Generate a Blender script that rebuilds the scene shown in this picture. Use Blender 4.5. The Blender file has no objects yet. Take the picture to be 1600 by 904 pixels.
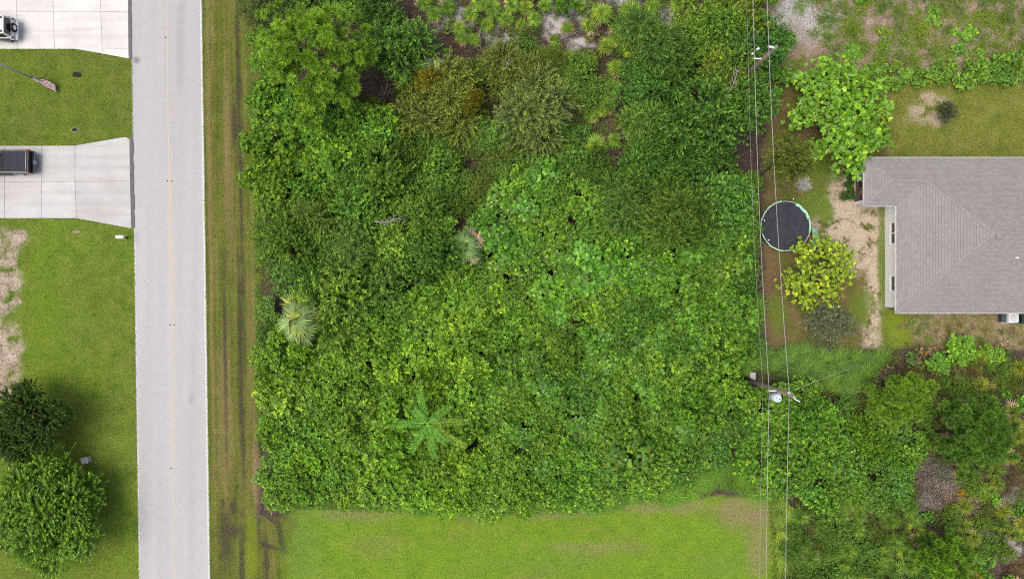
import bpy, bmesh, math, random
import numpy as np
from mathutils import Vector, Matrix

R_ = math.radians
SC = bpy.context.scene
COL = SC.collection

# ------------------------------------------------------------------ camera, sky, sun, exposure
HC = 60.0          # drone height above the ground, metres
S = 18.3           # ground scale: photograph pixels per metre
cam = bpy.data.cameras.new('Camera')
cam.sensor_width = 36.0
cam.lens = 36.0 * HC / (1600.0 / S)
cam.clip_start = 0.5
cam.clip_end = 2000
camo = bpy.data.objects.new('Camera', cam)
camo.location = (0, 0, HC)
COL.objects.link(camo)
SC.camera = camo

SUN_EL, SUN_AZ = 71.0, 262.0          # azimuth clockwise from +Y (north)
world = bpy.data.worlds.new('World')
SC.world = world
world.use_nodes = True
wn = world.node_tree
wn.nodes.clear()
sky = wn.nodes.new('ShaderNodeTexSky')
sky.sky_type = 'NISHITA'
sky.sun_disc = False
sky.sun_elevation = R_(SUN_EL)
sky.sun_rotation = R_(SUN_AZ)
sky.air_density = 1.0
sky.dust_density = 6.0
sky.ozone_density = 0.3
bg = wn.nodes.new('ShaderNodeBackground')
bg.inputs['Strength'].default_value = 0.115
wo = wn.nodes.new('ShaderNodeOutputWorld')
wn.links.new(sky.outputs[0], bg.inputs[0])
wn.links.new(bg.outputs[0], wo.inputs[0])

sun = bpy.data.lights.new('Sun', 'SUN')
sun.energy = 0.9
sun.angle = R_(44)
sun.color = (1.0, 0.965, 0.92)
suno = bpy.data.objects.new('Sun', sun)
_d = Vector((math.sin(R_(SUN_AZ)) * math.cos(R_(SUN_EL)), math.cos(R_(SUN_AZ)) * math.cos(R_(SUN_EL)), math.sin(R_(SUN_EL))))
suno.rotation_euler = _d.to_track_quat('Z', 'Y').to_euler()
suno.location = (0, 0, 80)
COL.objects.link(suno)

SC.view_settings.view_transform = 'Standard'
SC.view_settings.look = 'None'
SC.view_settings.exposure = 0.56
SC.view_settings.gamma = 1.0
SC.view_settings.use_curve_mapping = False
SC.render.engine = 'CYCLES'
SC.cycles.use_denoising = False
SC.cycles.filter_width = 1.1
SC.cycles.max_bounces = 4
SC.cycles.diffuse_bounces = 2
SC.cycles.transparent_max_bounces = 8

# ------------------------------------------------------------------ helpers
def G(px, py, h=0.0):
    """world XY of a point of height h seen at photograph pixel (px, py)"""
    k = (HC - h) / HC / S
    return ((px - 800.0) * k, (452.0 - py) * k)

def tag(o, label=None, cat=None, group=None, kind=None):
    if label: o['label'] = label
    if cat: o['category'] = cat
    if group: o['group'] = group
    if kind: o['kind'] = kind
    return o

def empty(name, loc=(0, 0, 0), rz=0.0):
    o = bpy.data.objects.new(name, None)
    o.empty_display_size = 0.2
    o.location = loc
    o.rotation_euler = (0, 0, rz)
    COL.objects.link(o)
    return o

def link(name, me, mat=None, parent=None, loc=None, rz=None):
    o = bpy.data.objects.new(name, me)
    COL.objects.link(o)
    if mat is not None and len(me.materials) == 0:
        me.materials.append(mat)
    if parent is not None: o.parent = parent
    if loc is not None: o.location = loc
    if rz is not None: o.rotation_euler = (0, 0, rz)
    return o

def np_mesh(name, V, F, attr=None, smooth=False):
    """V (n,3) array, F (m,k) array of one polygon size"""
    me = bpy.data.meshes.new(name)
    V = np.asarray(V, dtype=np.float32)
    F = np.asarray(F, dtype=np.int32)
    n, (m, k) = len(V), F.shape
    me.vertices.add(n)
    me.vertices.foreach_set('co', V.ravel())
    me.loops.add(m * k)
    me.loops.foreach_set('vertex_index', F.ravel())
    me.polygons.add(m)
    me.polygons.foreach_set('loop_start', np.arange(0, m * k, k, dtype=np.int32))
    if attr is not None:
        a = me.attributes.new('clump', 'FLOAT', 'POINT')
        a.data.foreach_set('value', np.asarray(attr, dtype=np.float32))
    me.update(calc_edges=True)
    if smooth:
        me.polygons.foreach_set('use_smooth', np.ones(m, dtype=bool))
    return me

class MB:
    """collects shapes into one bmesh"""
    def __init__(s): s.bm = bmesh.new()
    def box(s, x0, x1, y0, y1, z0, z1, bev=0.0, seg=2):
        t = bmesh.new()
        bmesh.ops.create_cube(t, size=1.0)
        for v in t.verts:
            v.co = Vector((x0 + (v.co.x + .5) * (x1 - x0), y0 + (v.co.y + .5) * (y1 - y0), z0 + (v.co.z + .5) * (z1 - z0)))
        if bev > 0:
            bmesh.ops.bevel(t, geom=list(t.edges), offset=bev, segments=seg, profile=0.6, affect='EDGES')
        s._add(t); return s
    def hexa(s, b, t_, bev=0.0, seg=2):
        """b: four bottom points, t_: four top points (same order)"""
        t = bmesh.new()
        v = [t.verts.new(p) for p in b] + [t.verts.new(p) for p in t_]
        for f in ((3, 2, 1, 0), (4, 5, 6, 7), (0, 1, 5, 4), (1, 2, 6, 5), (2, 3, 7, 6), (3, 0, 4, 7)):
            t.faces.new([v[i] for i in f])
        bmesh.ops.recalc_face_normals(t, faces=list(t.faces))
        if bev > 0:
            bmesh.ops.bevel(t, geom=list(t.edges), offset=bev, segments=seg, profile=0.6, affect='EDGES')
        s._add(t); return s
    def tube(s, pts, rad, n=8, cap=True):
        """pts list of points, rad one radius or one for each point"""
        pts = [Vector(p) for p in pts]
        if not hasattr(rad, '__len__'): rad = [rad] * len(pts)
        rings = []
        ref = None
        for i, p in enumerate(pts):
            d = (pts[min(i + 1, len(pts) - 1)] - pts[max(i - 1, 0)]).normalized()
            if ref is None or abs(ref.dot(d)) > 0.95:
                ref = Vector((0, 0, 1)) if abs(d.z) < 0.9 else Vector((1, 0, 0))
            a = d.cross(ref).normalized(); b = d.cross(a).normalized()
            rings.append([s.bm.verts.new(p + (a * math.cos(2 * math.pi * k / n) + b * math.sin(2 * math.pi * k / n)) * rad[i]) for k in range(n)])
        for i in range(len(rings) - 1):
            for k in range(n):
                f = s.bm.faces.new((rings[i][k], rings[i][(k + 1) % n], rings[i + 1][(k + 1) % n], rings[i + 1][k]))
                f.smooth = True
        if cap:
            s.bm.faces.new(list(reversed(rings[0]))); s.bm.faces.new(rings[-1])
        return s
    def ring(s, c, R, r, n=48, m=8, a0=0.0, a1=None):
        """torus, or an arc of one, in the XY plane"""
        full = a1 is None
        a1 = 2 * math.pi if full else a1
        rings = []
        for i in range(n if full else n + 1):
            a = a0 + (a1 - a0) * i / n
            u = Vector((math.cos(a), math.sin(a), 0))
            rings.append([s.bm.verts.new(Vector(c) + u * (R + r * math.cos(2 * math.pi * k / m)) + Vector((0, 0, r * math.sin(2 * math.pi * k / m)))) for k in range(m)])
        q = len(rings)
        for i in range(q if full else q - 1):
            for k in range(m):
                f = s.bm.faces.new((rings[i][k], rings[(i + 1) % q][k], rings[(i + 1) % q][(k + 1) % m], rings[i][(k + 1) % m])); f.smooth = True
        return s
    def disc(s, c, R, z, n=40, thick=0.0, r0=0.0):
        top = [s.bm.verts.new((c[0] + R * math.cos(2 * math.pi * k / n), c[1] + R * math.sin(2 * math.pi * k / n), z)) for k in range(n)]
        s.bm.faces.new(top)
        if thick:
            bot = [s.bm.verts.new((v.co.x, v.co.y, z - thick)) for v in top]
            s.bm.faces.new(list(reversed(bot)))
            for k in range(n):
                s.bm.faces.new((top[k], bot[k], bot[(k + 1) % n], top[(k + 1) % n]))
        return s
    def poly(s, pts, z0, z1=None):
        """flat polygon at z0, or a prism from z0 up to z1"""
        if z1 is None:
            s.bm.faces.new([s.bm.verts.new((p[0], p[1], z0)) for p in pts]); return s
        b = [s.bm.verts.new((p[0], p[1], z0)) for p in pts]
        t = [s.bm.verts.new((p[0], p[1], z1)) for p in pts]
        s.bm.faces.new(list(reversed(b))); s.bm.faces.new(t)
        n = len(pts)
        for k in range(n):
            s.bm.faces.new((b[k], b[(k + 1) % n], t[(k + 1) % n], t[k]))
        return s
    def _add(s, t):
        me = bpy.data.meshes.new('tmp'); t.to_mesh(me); t.free()
        s.bm.from_mesh(me); bpy.data.meshes.remove(me)
    def build(s, name, mat, parent=None, loc=None, rz=None, fix=True):
        if fix: bmesh.ops.recalc_face_normals(s.bm, faces=list(s.bm.faces))
        me = bpy.data.meshes.new(name); s.bm.to_mesh(me); s.bm.free()
        return link(name, me, mat, parent, loc, rz)

# ------------------------------------------------------------------ material helpers
class NT:
    def __init__(s, name):
        s.m = bpy.data.materials.new(name); s.m.use_nodes = True
        s.t = s.m.node_tree; s.t.nodes.clear()
        s._pos = s._px = None; s._cache = {}
    def n(s, t, **kw):
        x = s.t.nodes.new(t)
        for k, v in kw.items(): setattr(x, k, v)
        return x
    def put(s, sock, v):
        if isinstance(v, bpy.types.NodeSocket): s.t.links.new(v, sock)
        elif isinstance(v, (tuple, list)) and sock.type == 'RGBA' and len(v) == 3: sock.default_value = (*v, 1)
        else: sock.default_value = v
    def math(s, op, a, b=0.0, c=None, clamp=False):
        x = s.n('ShaderNodeMath', operation=op, use_clamp=clamp)
        s.put(x.inputs[0], a); s.put(x.inputs[1], b)
        if c is not None: s.put(x.inputs[2], c)
        return x.outputs[0]
    def vmath(s, op, a, b=None, out=0):
        x = s.n('ShaderNodeVectorMath', operation=op)
        s.put(x.inputs[0], a)
        if b is not None: s.put(x.inputs[1], b)
        return x.outputs[out]
    def mix(s, f, a, b, mode='MIX'):
        x = s.n('ShaderNodeMix', data_type='RGBA', blend_type=mode, clamp_factor=True)
        s.put(x.inputs[0], f); s.put(x.inputs[6], a); s.put(x.inputs[7], b)
        return x.outputs[2]
    def mapr(s, v, a, b, c=0.0, d=1.0, smooth=True):
        x = s.n('ShaderNodeMapRange', interpolation_type='SMOOTHSTEP' if smooth else 'LINEAR', clamp=True)
        for i, q in enumerate((v, a, b, c, d)): s.put(x.inputs[i], q)
        return x.outputs[0]
    @property
    def pos(s):
        if s._pos is None: s._pos = s.n('ShaderNodeNewGeometry').outputs['Position']
        return s._pos
    def scale(s, vec, k):
        return s.vmath('MULTIPLY', vec, k)
    def noise(s, scale, detail=3.0, rough=0.55, vec=None, dist=0.0, col=False):
        x = s.n('ShaderNodeTexNoise')
        s.put(x.inputs['Vector'], s.pos if vec is None else vec)
        x.inputs['Scale'].default_value = scale; x.inputs['Detail'].default_value = detail
        x.inputs['Roughness'].default_value = rough; x.inputs['Distortion'].default_value = dist
        return x.outputs[1 if col else 0]
    def ramp(s, f, stops):
        x = s.n('ShaderNodeValToRGB'); s.put(x.inputs[0], f)
        e = x.color_ramp.elements
        while len(e) < len(stops): e.new(0.5)
        for q, (p, c) in zip(e, stops): q.position = p; q.color = (*c, 1)
        return x.outputs[0]
    def blob(s, cx, cy, rx, ry, rot=0.0, soft=0.35, warp=0.45, key='w'):
        """patch of ground: ellipse given in photograph pixels at ground level, with a ragged edge"""
        X, Y = G(cx, cy)
        k = ('warp',)
        if k not in s._cache:
            a = s.noise(0.55, 5.0, 0.65)
            s._cache[k] = s.math('SUBTRACT', a, 0.5)
        d = s.vmath('SUBTRACT', s.pos, (X, Y, 0))
        if rot:
            x = s.n('ShaderNodeVectorRotate', rotation_type='Z_AXIS'); s.put(x.inputs['Vector'], d); x.inputs['Angle'].default_value = R_(rot)
            d = x.outputs[0]
        d = s.vmath('MULTIPLY', d, (S / rx, S / ry, 0))
        L = s.vmath('LENGTH', d, out=1)
        L = s.math('MULTIPLY_ADD', s._cache[k], warp * 4.0, L)
        return s.mapr(L, 1 + soft, 1 - soft)
    def bump(s, h, strength=0.5, dist=0.05):
        x = s.n('ShaderNodeBump'); s.put(x.inputs['Height'], h)
        x.inputs['Strength'].default_value = strength; x.inputs['Distance'].default_value = dist
        return x.outputs[0]
    def out(s, col, rough=0.8, spec=0.3, bump=None, metal=0.0, **kw):
        p = s.n('ShaderNodeBsdfPrincipled')
        s.put(p.inputs['Base Color'], col); s.put(p.inputs['Roughness'], rough)
        p.inputs['Specular IOR Level'].default_value = spec; s.put(p.inputs['Metallic'], metal)
        for k, v in kw.items(): s.put(p.inputs[k], v)
        if bump is not None: s.put(p.inputs['Normal'], bump)
        o = s.n('ShaderNodeOutputMaterial'); s.t.links.new(p.outputs[0], o.inputs[0])
        return s.m

def plain(name, col, rough=0.5, metal=0.0, spec=0.4, vary=0.12, scale=9.0):
    t = NT(name)
    n = t.noise(scale, 4.0, 0.6)
    c = t.mix(1.0, col, t.ramp(n, [(0.25, (1 - vary,) * 3), (0.75, (1 + vary,) * 3)]), 'MULTIPLY')
    return t.out(c, t.mapr(n, 0.3, 0.7, max(0.02, rough - .08), min(1, rough + .08)), spec, metal=metal)

def leaf_material(name, trans=0.28, rough=0.42, spec=0.35, young=(1.55, 1.22, 0.55)):
    """colour of the plant comes from its object colour; every clump and leaf differs a little"""
    t = NT(name)
    oi = t.n('ShaderNodeObjectInfo')
    at = t.n('ShaderNodeAttribute', attribute_name='clump')
    isl = t.n('ShaderNodeNewGeometry').outputs['Random Per Island']
    c = oi.outputs['Color']
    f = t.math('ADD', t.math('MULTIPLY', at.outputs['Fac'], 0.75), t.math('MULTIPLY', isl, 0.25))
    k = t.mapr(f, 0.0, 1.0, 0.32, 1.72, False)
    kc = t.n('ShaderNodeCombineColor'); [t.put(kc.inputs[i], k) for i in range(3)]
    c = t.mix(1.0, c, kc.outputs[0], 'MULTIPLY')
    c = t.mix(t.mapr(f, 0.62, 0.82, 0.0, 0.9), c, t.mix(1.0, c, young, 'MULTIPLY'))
    c = t.mix(t.math('GREATER_THAN', isl, 0.988), c, (0.20, 0.13, 0.03))
    p = t.n('ShaderNodeBsdfPrincipled'); t.put(p.inputs['Base Color'], c)
    p.inputs['Roughness'].default_value = rough; p.inputs['Specular IOR Level'].default_value = spec
    tr = t.n('ShaderNodeBsdfTranslucent'); t.put(tr.inputs[0], t.mix(1.0, c, (1.3, 1.25, 0.6), 'MULTIPLY'))
    ms = t.n('ShaderNodeMixShader'); ms.inputs[0].default_value = trans
    t.t.links.new(p.outputs[0], ms.inputs[1]); t.t.links.new(tr.outputs[0], ms.inputs[2])
    o = t.n('ShaderNodeOutputMaterial'); t.t.links.new(ms.outputs[0], o.inputs[0])
    return t.m

M = {}
M['leaf'] = leaf_material('leaf', 0.14, 0.40, 0.40, (1.75, 1.3, 0.8))
M['leaf_matte'] = leaf_material('leaf_matte', 0.12, 0.6, 0.2, (1.5, 1.2, 0.7))
M['needle'] = leaf_material('needle', 0.12, 0.5, 0.25, (1.35, 1.15, 0.6))
M['bark'] = plain('bark', (0.115, 0.088, 0.066), 0.9, vary=0.35, scale=5)
M['dead_wood'] = plain('dead_wood', (0.27, 0.24, 0.215), 0.85, vary=0.3, scale=4)
M['pole_wood'] = plain('pole_wood', (0.20, 0.165, 0.13), 0.85, vary=0.35, scale=3)
M['concrete'] = plain('concrete', (0.52, 0.51, 0.49), 0.85, vary=0.1, scale=3)
M['white_paint'] = plain('white_paint', (0.78, 0.79, 0.79), 0.45, vary=0.03)
M['wall_white'] = plain('wall_white', (0.88, 0.885, 0.88), 0.8, vary=0.03, scale=2)
M['white_plastic'] = plain('white_plastic', (0.8, 0.81, 0.82), 0.35, vary=0.03)
M['glass'] = plain('glass', (0.018, 0.02, 0.022), 0.12, spec=0.6, vary=0.1)
M['rubber'] = plain('rubber', (0.02, 0.02, 0.02), 0.8, vary=0.2)
M['dark_plastic'] = plain('dark_plastic', (0.025, 0.026, 0.028), 0.55, vary=0.15)
M['metal'] = plain('metal', (0.55, 0.56, 0.57), 0.35, metal=0.9, vary=0.1)
M['galv'] = plain('galv', (0.50, 0.52, 0.53), 0.5, metal=0.3, vary=0.15)
M['red_lens'] = plain('red_lens', (0.22, 0.012, 0.01), 0.2, vary=0.1)

rng = np.random.default_rng(7)
random.seed(7)

# ------------------------------------------------------------------ terrain colours (one function of place, shared by ground and grass)
def half(t, px, py, nx, ny, soft=8.0, warp=14.0):
    """1 on the side of the line through (px,py) that (nx,ny) points to; pixel units of the photograph at ground level"""
    X, Y = G(px, py)
    L = math.hypot(nx, ny)
    d = t.vmath('DOT_PRODUCT', t.vmath('SUBTRACT', t.pos, (X, Y, 0)), (nx / L * S, -ny / L * S, 0), out=1)
    if ('warp',) not in t._cache:
        t._cache[('warp',)] = t.math('SUBTRACT', t.noise(0.55, 5.0, 0.65), 0.5)
    d = t.math('MULTIPLY_ADD', t._cache[('warp',)], warp * 4, d)
    return t.mapr(d, -soft, soft)

def terrain(t):
    mul = lambda a, b: t.math('MULTIPLY', a, b)
    big = t.noise(0.16, 4.0, 0.6)
    med = t.noise(0.8, 5.0, 0.65)
    fine = t.noise(7.0, 3.0, 0.7)
    grain = t.noise(26.0, 2.0, 0.7)
    streak = t.noise(1.0, 4.0, 0.6, vec=t.scale(t.pos, (2.6, 0.10, 1)))
    streak2 = t.noise(1.0, 3.0, 0.6, vec=t.scale(t.pos, (6.0, 0.35, 1)))
    twig = t.noise(3.0, 6.0, 0.75, dist=1.6)
    # woodland floor: leaf litter, twigs, grey sand
    forest = t.ramp(twig, [(0.30, (0.022, 0.017, 0.013)), (0.46, (0.062, 0.044, 0.035)), (0.60, (0.12, 0.09, 0.076)), (0.74, (0.25, 0.215, 0.20))])
    sandc = t.ramp(t.math('MULTIPLY_ADD', fine, 0.6, mul(grain, 0.4)), [(0.3, (0.34, 0.30, 0.29)), (0.5, (0.44, 0.42, 0.42)), (0.68, (0.57, 0.56, 0.565))])
    sand = None
    for b in ((785, 55, 30, 14), (872, 38, 22, 28), (905, 20, 16, 24), (1040, 30, 20, 18), (1078, 8, 26, 16), (712, 30, 30, 14), (1075, 100, 16, 12),
              (905, 70, 18, 11), (1590, 790, 18, 30), (1545, 850, 14, 22), (1580, 860, 16, 14), (980, -30, 60, 30), (740, -30, 40, 20)):
        m = t.blob(*b, warp=0.75, soft=0.5)
        sand = m if sand is None else t.math('MAXIMUM', sand, m)
    col = t.mix(mul(sand, t.mapr(med, 0.34, 0.52)), forest, sandc)
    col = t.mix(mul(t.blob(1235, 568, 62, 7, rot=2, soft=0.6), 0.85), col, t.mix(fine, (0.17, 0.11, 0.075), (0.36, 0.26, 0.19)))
    # ---- west lawn
    wl = t.ramp(t.math('MULTIPLY_ADD', fine, 0.5, mul(med, 0.5)), [(0.30, (0.054, 0.100, 0.014)), (0.47, (0.112, 0.180, 0.022)), (0.62, (0.175, 0.226, 0.040)), (0.76, (0.26, 0.27, 0.085))])
    wl = t.mix(t.mapr(big, 0.40, 0.62, 0, 0.5), wl, t.mix(1.0, wl, (1.10, 1.22, 0.7), 'MULTIPLY'))
    wl = t.mix(mul(t.mapr(streak, 0.42, 0.62), 0.55), wl, t.mix(1.0, wl, (1.25, 1.0, 1.25), 'MULTIPLY'))
    wl = t.mix(mul(half(t, 0, 225, 0, -1, 30, 0), 0.6), wl, t.mix(1.0, wl, (0.88, 0.80, 0.85), 'MULTIPLY'))
    wl = t.mix(mul(t.blob(72, 560, 34, 170, soft=0.6), 0.6), wl, (0.135, 0.225, 0.016))
    bare = t.ramp(t.math('MULTIPLY_ADD', fine, 0.5, mul(med, 0.5)), [(0.33, (0.16, 0.13, 0.07)), (0.5, (0.36, 0.29, 0.21)), (0.66, (0.62, 0.55, 0.48))])
    wb = t.math('MAXIMUM', t.blob(3, 440, 25, 70, warp=0.7), t.math('MAXIMUM', t.blob(2, 560, 30, 70, warp=0.5), t.blob(30, 372, 18, 12, warp=0.9)))
    wl = t.mix(mul(wb, t.mapr(med, 0.36, 0.5)), wl, bare)
    weed = t.noise(1.9, 5.0, 0.7)
    wl = t.mix(t.mapr(weed, 0.58, 0.66, 0, 0.5), wl, (0.045, 0.105, 0.014))
    wl = t.mix(t.mapr(weed, 0.36, 0.30, 0, 0.45), wl, t.mix(fine, (0.19, 0.18, 0.05), (0.30, 0.27, 0.11)))
    col = t.mix(half(t, 262, 452, -1, 0, 1, 0), col, wl)
    # ---- verge east of the road: mown, brown streaks, wheel ruts
    vg = t.ramp(t.math('ADD', mul(fine, 0.36), t.math('ADD', mul(streak, 0.40), mul(med, 0.24))),
                [(0.34, (0.046, 0.070, 0.012)), (0.45, (0.098, 0.130, 0.018)), (0.54, (0.152, 0.164, 0.034)), (0.65, (0.24, 0.21, 0.085))])
    vg = t.mix(mul(t.mapr(streak2, 0.5, 0.68), 0.45), vg, (0.13, 0.092, 0.045))
    for a in ((357, 250, 7, 150, 0.40), (352, 660, 12, 130, 0.38), (404, 745, 10, 45, 0.95), (328, 300, 3, 500, 0.4), (395, 600, 7, 200, 0.25)):
        vg = t.mix(mul(t.blob(*a[:4], rot=-0.9, soft=0.5, warp=0.5), a[4]), vg, t.mix(fine, (0.22, 0.15, 0.07), (0.36, 0.26, 0.14)))
    rut = None
    for b in ((372, 120, 3.5, 150), (366, 195, 5, 45), (377, 330, 3, 190), (376, 560, 3.5, 170), (380, 690, 3, 60), (364, 790, 5, 14), (349, 785, 3, 8),
              (352, 560, 3, 120), (352, 840, 9, 45), (362, 830, 22, 12), (378, 880, 4, 60), (417, 885, 3.5, 50), (404, 830, 3, 26)):
        m = t.blob(*b, rot=-0.9, soft=0.8, warp=0.7)
        rut = m if rut is None else t.math('MAXIMUM', rut, m)
    for b, r in (((408, 848, 34, 4), 20), ((425, 812, 20, 3.5), 38), ((440, 840, 5, 40), -12)):
        rut = t.math('MAXIMUM', rut, t.blob(*b, rot=r, soft=0.6, warp=0.3))
    vg = t.mix(mul(rut, t.mapr(fine, 0.33, 0.56, 0.15, 0.95)), vg, t.mix(grain, (0.030, 0.026, 0.02), (0.085, 0.072, 0.055)))
    vg = t.mix(mul(t.blob(393, 860, 10, 60, soft=0.6), 0.6), vg, (0.19, 0.25, 0.015))
    vmask = mul(half(t, 262, 452, 1, 0, 1, 0), half(t, 408, 452, -1, -0.014, 9, 6))
    # ---- south lawn
    sl = t.ramp(t.math('MULTIPLY_ADD', fine, 0.55, mul(med, 0.45)), [(0.28, (0.072, 0.155, 0.014)), (0.46, (0.148, 0.260, 0.020)), (0.60, (0.20, 0.30, 0.028)), (0.75, (0.27, 0.31, 0.085))])
    hs = t.noise(1.0, 4.0, 0.6, vec=t.scale(t.pos, (0.14, 0.55, 1)))
    sl = t.mix(t.mapr(hs, 0.52, 0.70, 0, 0.38), sl, t.mix(fine, (0.15, 0.15, 0.035), (0.27, 0.23, 0.10)))
    for b, k in (((470, 850, 32, 60), 0.5), ((860, 880, 90, 14), 0.35), ((1135, 880, 50, 18), 0.3)):
        sl = t.mix(mul(t.blob(*b, soft=0.7), k), sl, (0.13, 0.23, 0.045))
    for b, k in (((590, 850, 40, 22), 0.2), ((870, 800, 60, 10), 0.6), ((1185, 850, 18, 46), 0.6), ((1030, 790, 80, 10), 0.6), ((560, 800, 60, 12), 0.5), ((1160, 800, 40, 22), 0.7), ((920, 855, 70, 9), 0.4)):
        sl = t.mix(mul(t.blob(*b, soft=0.7, warp=0.6), k), sl, t.mix(fine, (0.16, 0.13, 0.05), (0.36, 0.30, 0.17)))
    sl = t.mix(t.mapr(weed, 0.58, 0.66, 0, 0.45), sl, (0.06, 0.15, 0.016))
    sl = t.mix(t.mapr(weed, 0.37, 0.31, 0, 0.45), sl, t.mix(fine, (0.20, 0.19, 0.05), (0.32, 0.29, 0.12)))
    smask = mul(half(t, 450, 850, 1, 0.1, 22, 10), mul(half(t, 800, 785, 0.03, 1, 5, 5), half(t, 1212, 850, -1, 0, 5, 5)))
    col = t.mix(vmask, col, vg)
    col = t.mix(mul(half(t, 262, 452, 1, 0, 1, 0), mul(half(t, 400, 806, 0, 1, 10, 8), half(t, 470, 850, -1, 0, 12, 8))), col, vg)
    col = t.mix(smask, col, sl)
    # ---- ground behind the house: worn yard, lawn, rough field
    yd = t.ramp(t.math('MULTIPLY_ADD', fine, 0.45, mul(med, 0.55)), [(0.30, (0.045, 0.07, 0.012)), (0.44, (0.105, 0.125, 0.025)), (0.55, (0.17, 0.125, 0.055)), (0.70, (0.27, 0.19, 0.12))])
    yd = t.mix(mul(t.blob(1205, 470, 22, 110, soft=0.5), 0.7), yd, t.mix(fine, (0.10, 0.06, 0.03), (0.24, 0.15, 0.09)))
    dirt = t.ramp(t.math('MULTIPLY_ADD', fine, 0.6, mul(med, 0.4)), [(0.28, (0.20, 0.15, 0.10)), (0.47, (0.43, 0.35, 0.255)), (0.66, (0.58, 0.49, 0.385))])
    dm = None
    for b in ((1336, 338, 72, 58), (1374, 345, 30, 50), (1310, 295, 16, 30), (1345, 395, 34, 30), (1366, 470, 14, 90), (1365, 525, 17, 30), (1290, 325, 12, 12)):
        m = t.blob(*b, soft=0.4, warp=0.55); dm = m if dm is None else t.math('MAXIMUM', dm, m)
    yd = t.mix(mul(dm, t.mapr(med, 0.36, 0.50)), yd, dirt)
    gr = t.mix(fine, (0.06, 0.12, 0.012), (0.17, 0.24, 0.03))
    for b in ((1275, 310, 22, 26), (1262, 325, 40, 18), (1291, 335, 12, 15), (1330, 298, 12, 14), (1379, 400, 8, 90), (1345, 480, 18, 26), (1395, 520, 22, 34), (1215, 490, 14, 30), (1290, 260, 34, 30)):
        yd = t.mix(mul(t.blob(*b, soft=0.4, warp=0.5), 0.8), yd, gr)
    yd = t.mix(mul(mul(t.blob(1402, 512, 22, 28, soft=0.7, warp=0.8), t.mapr(fine, 0.3, 0.6, 0.3, 1.0)), 0.7), yd, (0.21, 0.27, 0.02))
    yl = t.ramp(t.math('MULTIPLY_ADD', fine, 0.5, mul(med, 0.5)), [(0.30, (0.075, 0.10, 0.016)), (0.48, (0.155, 0.185, 0.03)), (0.66, (0.25, 0.24, 0.07))])
    yl = t.mix(mul(t.blob(1455, 172, 30, 26, warp=0.7), t.mapr(med, 0.4, 0.55)), yl, t.mix(fine, (0.25, 0.20, 0.12), (0.5, 0.42, 0.32)))
    yd = t.mix(mul(half(t, 1392, 200, 1, 0, 10, 8), half(t, 1500, 300, 0, -1, 20, 0)), yd, yl)
    sd = t.ramp(t.math('MULTIPLY_ADD', fine, 0.55, mul(med, 0.45)), [(0.30, (0.09, 0.095, 0.025)), (0.48, (0.22, 0.17, 0.08)), (0.62, (0.36, 0.29, 0.20)), (0.76, (0.58, 0.52, 0.46))])
    sd = t.mix(t.mapr(weed, 0.50, 0.60, 0, 0.75), sd, t.mix(fine, (0.06, 0.11, 0.016), (0.14, 0.20, 0.03)))
    yd = t.mix(mul(half(t, 1425, 500, 1, 0, 8, 8), half(t, 1500, 480, 0, 1, 8, 0)), yd, sd)
    fd = t.ramp(t.math('MULTIPLY_ADD', fine, 0.35, mul(med, 0.65)), [(0.36, (0.085, 0.155, 0.015)), (0.45, (0.15, 0.20, 0.03)), (0.51, (0.25, 0.19, 0.13)), (0.60, (0.36, 0.28, 0.23)), (0.72, (0.62, 0.57, 0.55))])
    fd = t.mix(mul(t.blob(1255, 30, 46, 34, warp=0.8), t.mapr(fine, 0.34, 0.5)), fd, sandc)
    fd = t.mix(mul(t.blob(1235, 62, 45, 30, warp=0.7), 0.6), fd, t.mix(fine, (0.22, 0.16, 0.12), (0.42, 0.34, 0.29)))
    yd = t.mix(half(t, 1400, 118, 0, -1, 8, 6), yd, fd)
    ymask = mul(half(t, 1195, 300, 1, 0, 7, 8), half(t, 1300, 545, 0, 1 * -1, 6, 6))
    col = t.mix(ymask, col, yd)
    k = t.mapr(grain, 0.25, 0.75, 0.78, 1.22, False)
    kc = t.n('ShaderNodeCombineColor'); [t.put(kc.inputs[i], k) for i in range(3)]
    col = t.mix(1.0, col, kc.outputs[0], 'MULTIPLY')
    hgt = t.math('ADD', mul(fine, 0.6), mul(grain, 0.4))
    return col, hgt

_t = NT('terrain')
_c, _h = terrain(_t)
M['terrain'] = _t.out(_c, 0.92, 0.15, _t.bump(_h, 0.7, 0.10))
_t = NT('grass_blades')
_c, _h = terrain(_t)
_isl = _t.n('ShaderNodeNewGeometry').outputs['Random Per Island']
_k = _t.mapr(_isl, 0, 1, 0.75, 1.5, False)
_kc = _t.n('ShaderNodeCombineColor'); [_t.put(_kc.inputs[i], _k) for i in range(3)]
_c = _t.mix(1.0, _c, _kc.outputs[0], 'MULTIPLY')
M['grass'] = _t.out(_c, 0.7, 0.2)

# ------------------------------------------------------------------ ground sheets
MB().poly([(-400, -400), (400, -400), (400, 400), (-400, 400)], 0.0).build('ground', M['terrain'])['kind'] = 'structure'

def road_x(y, side):         # photograph pixel x of the road edges at row y (the road leans a little)
    return (204.0 if side < 0 else 316.0) + 0.0143 * y

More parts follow.
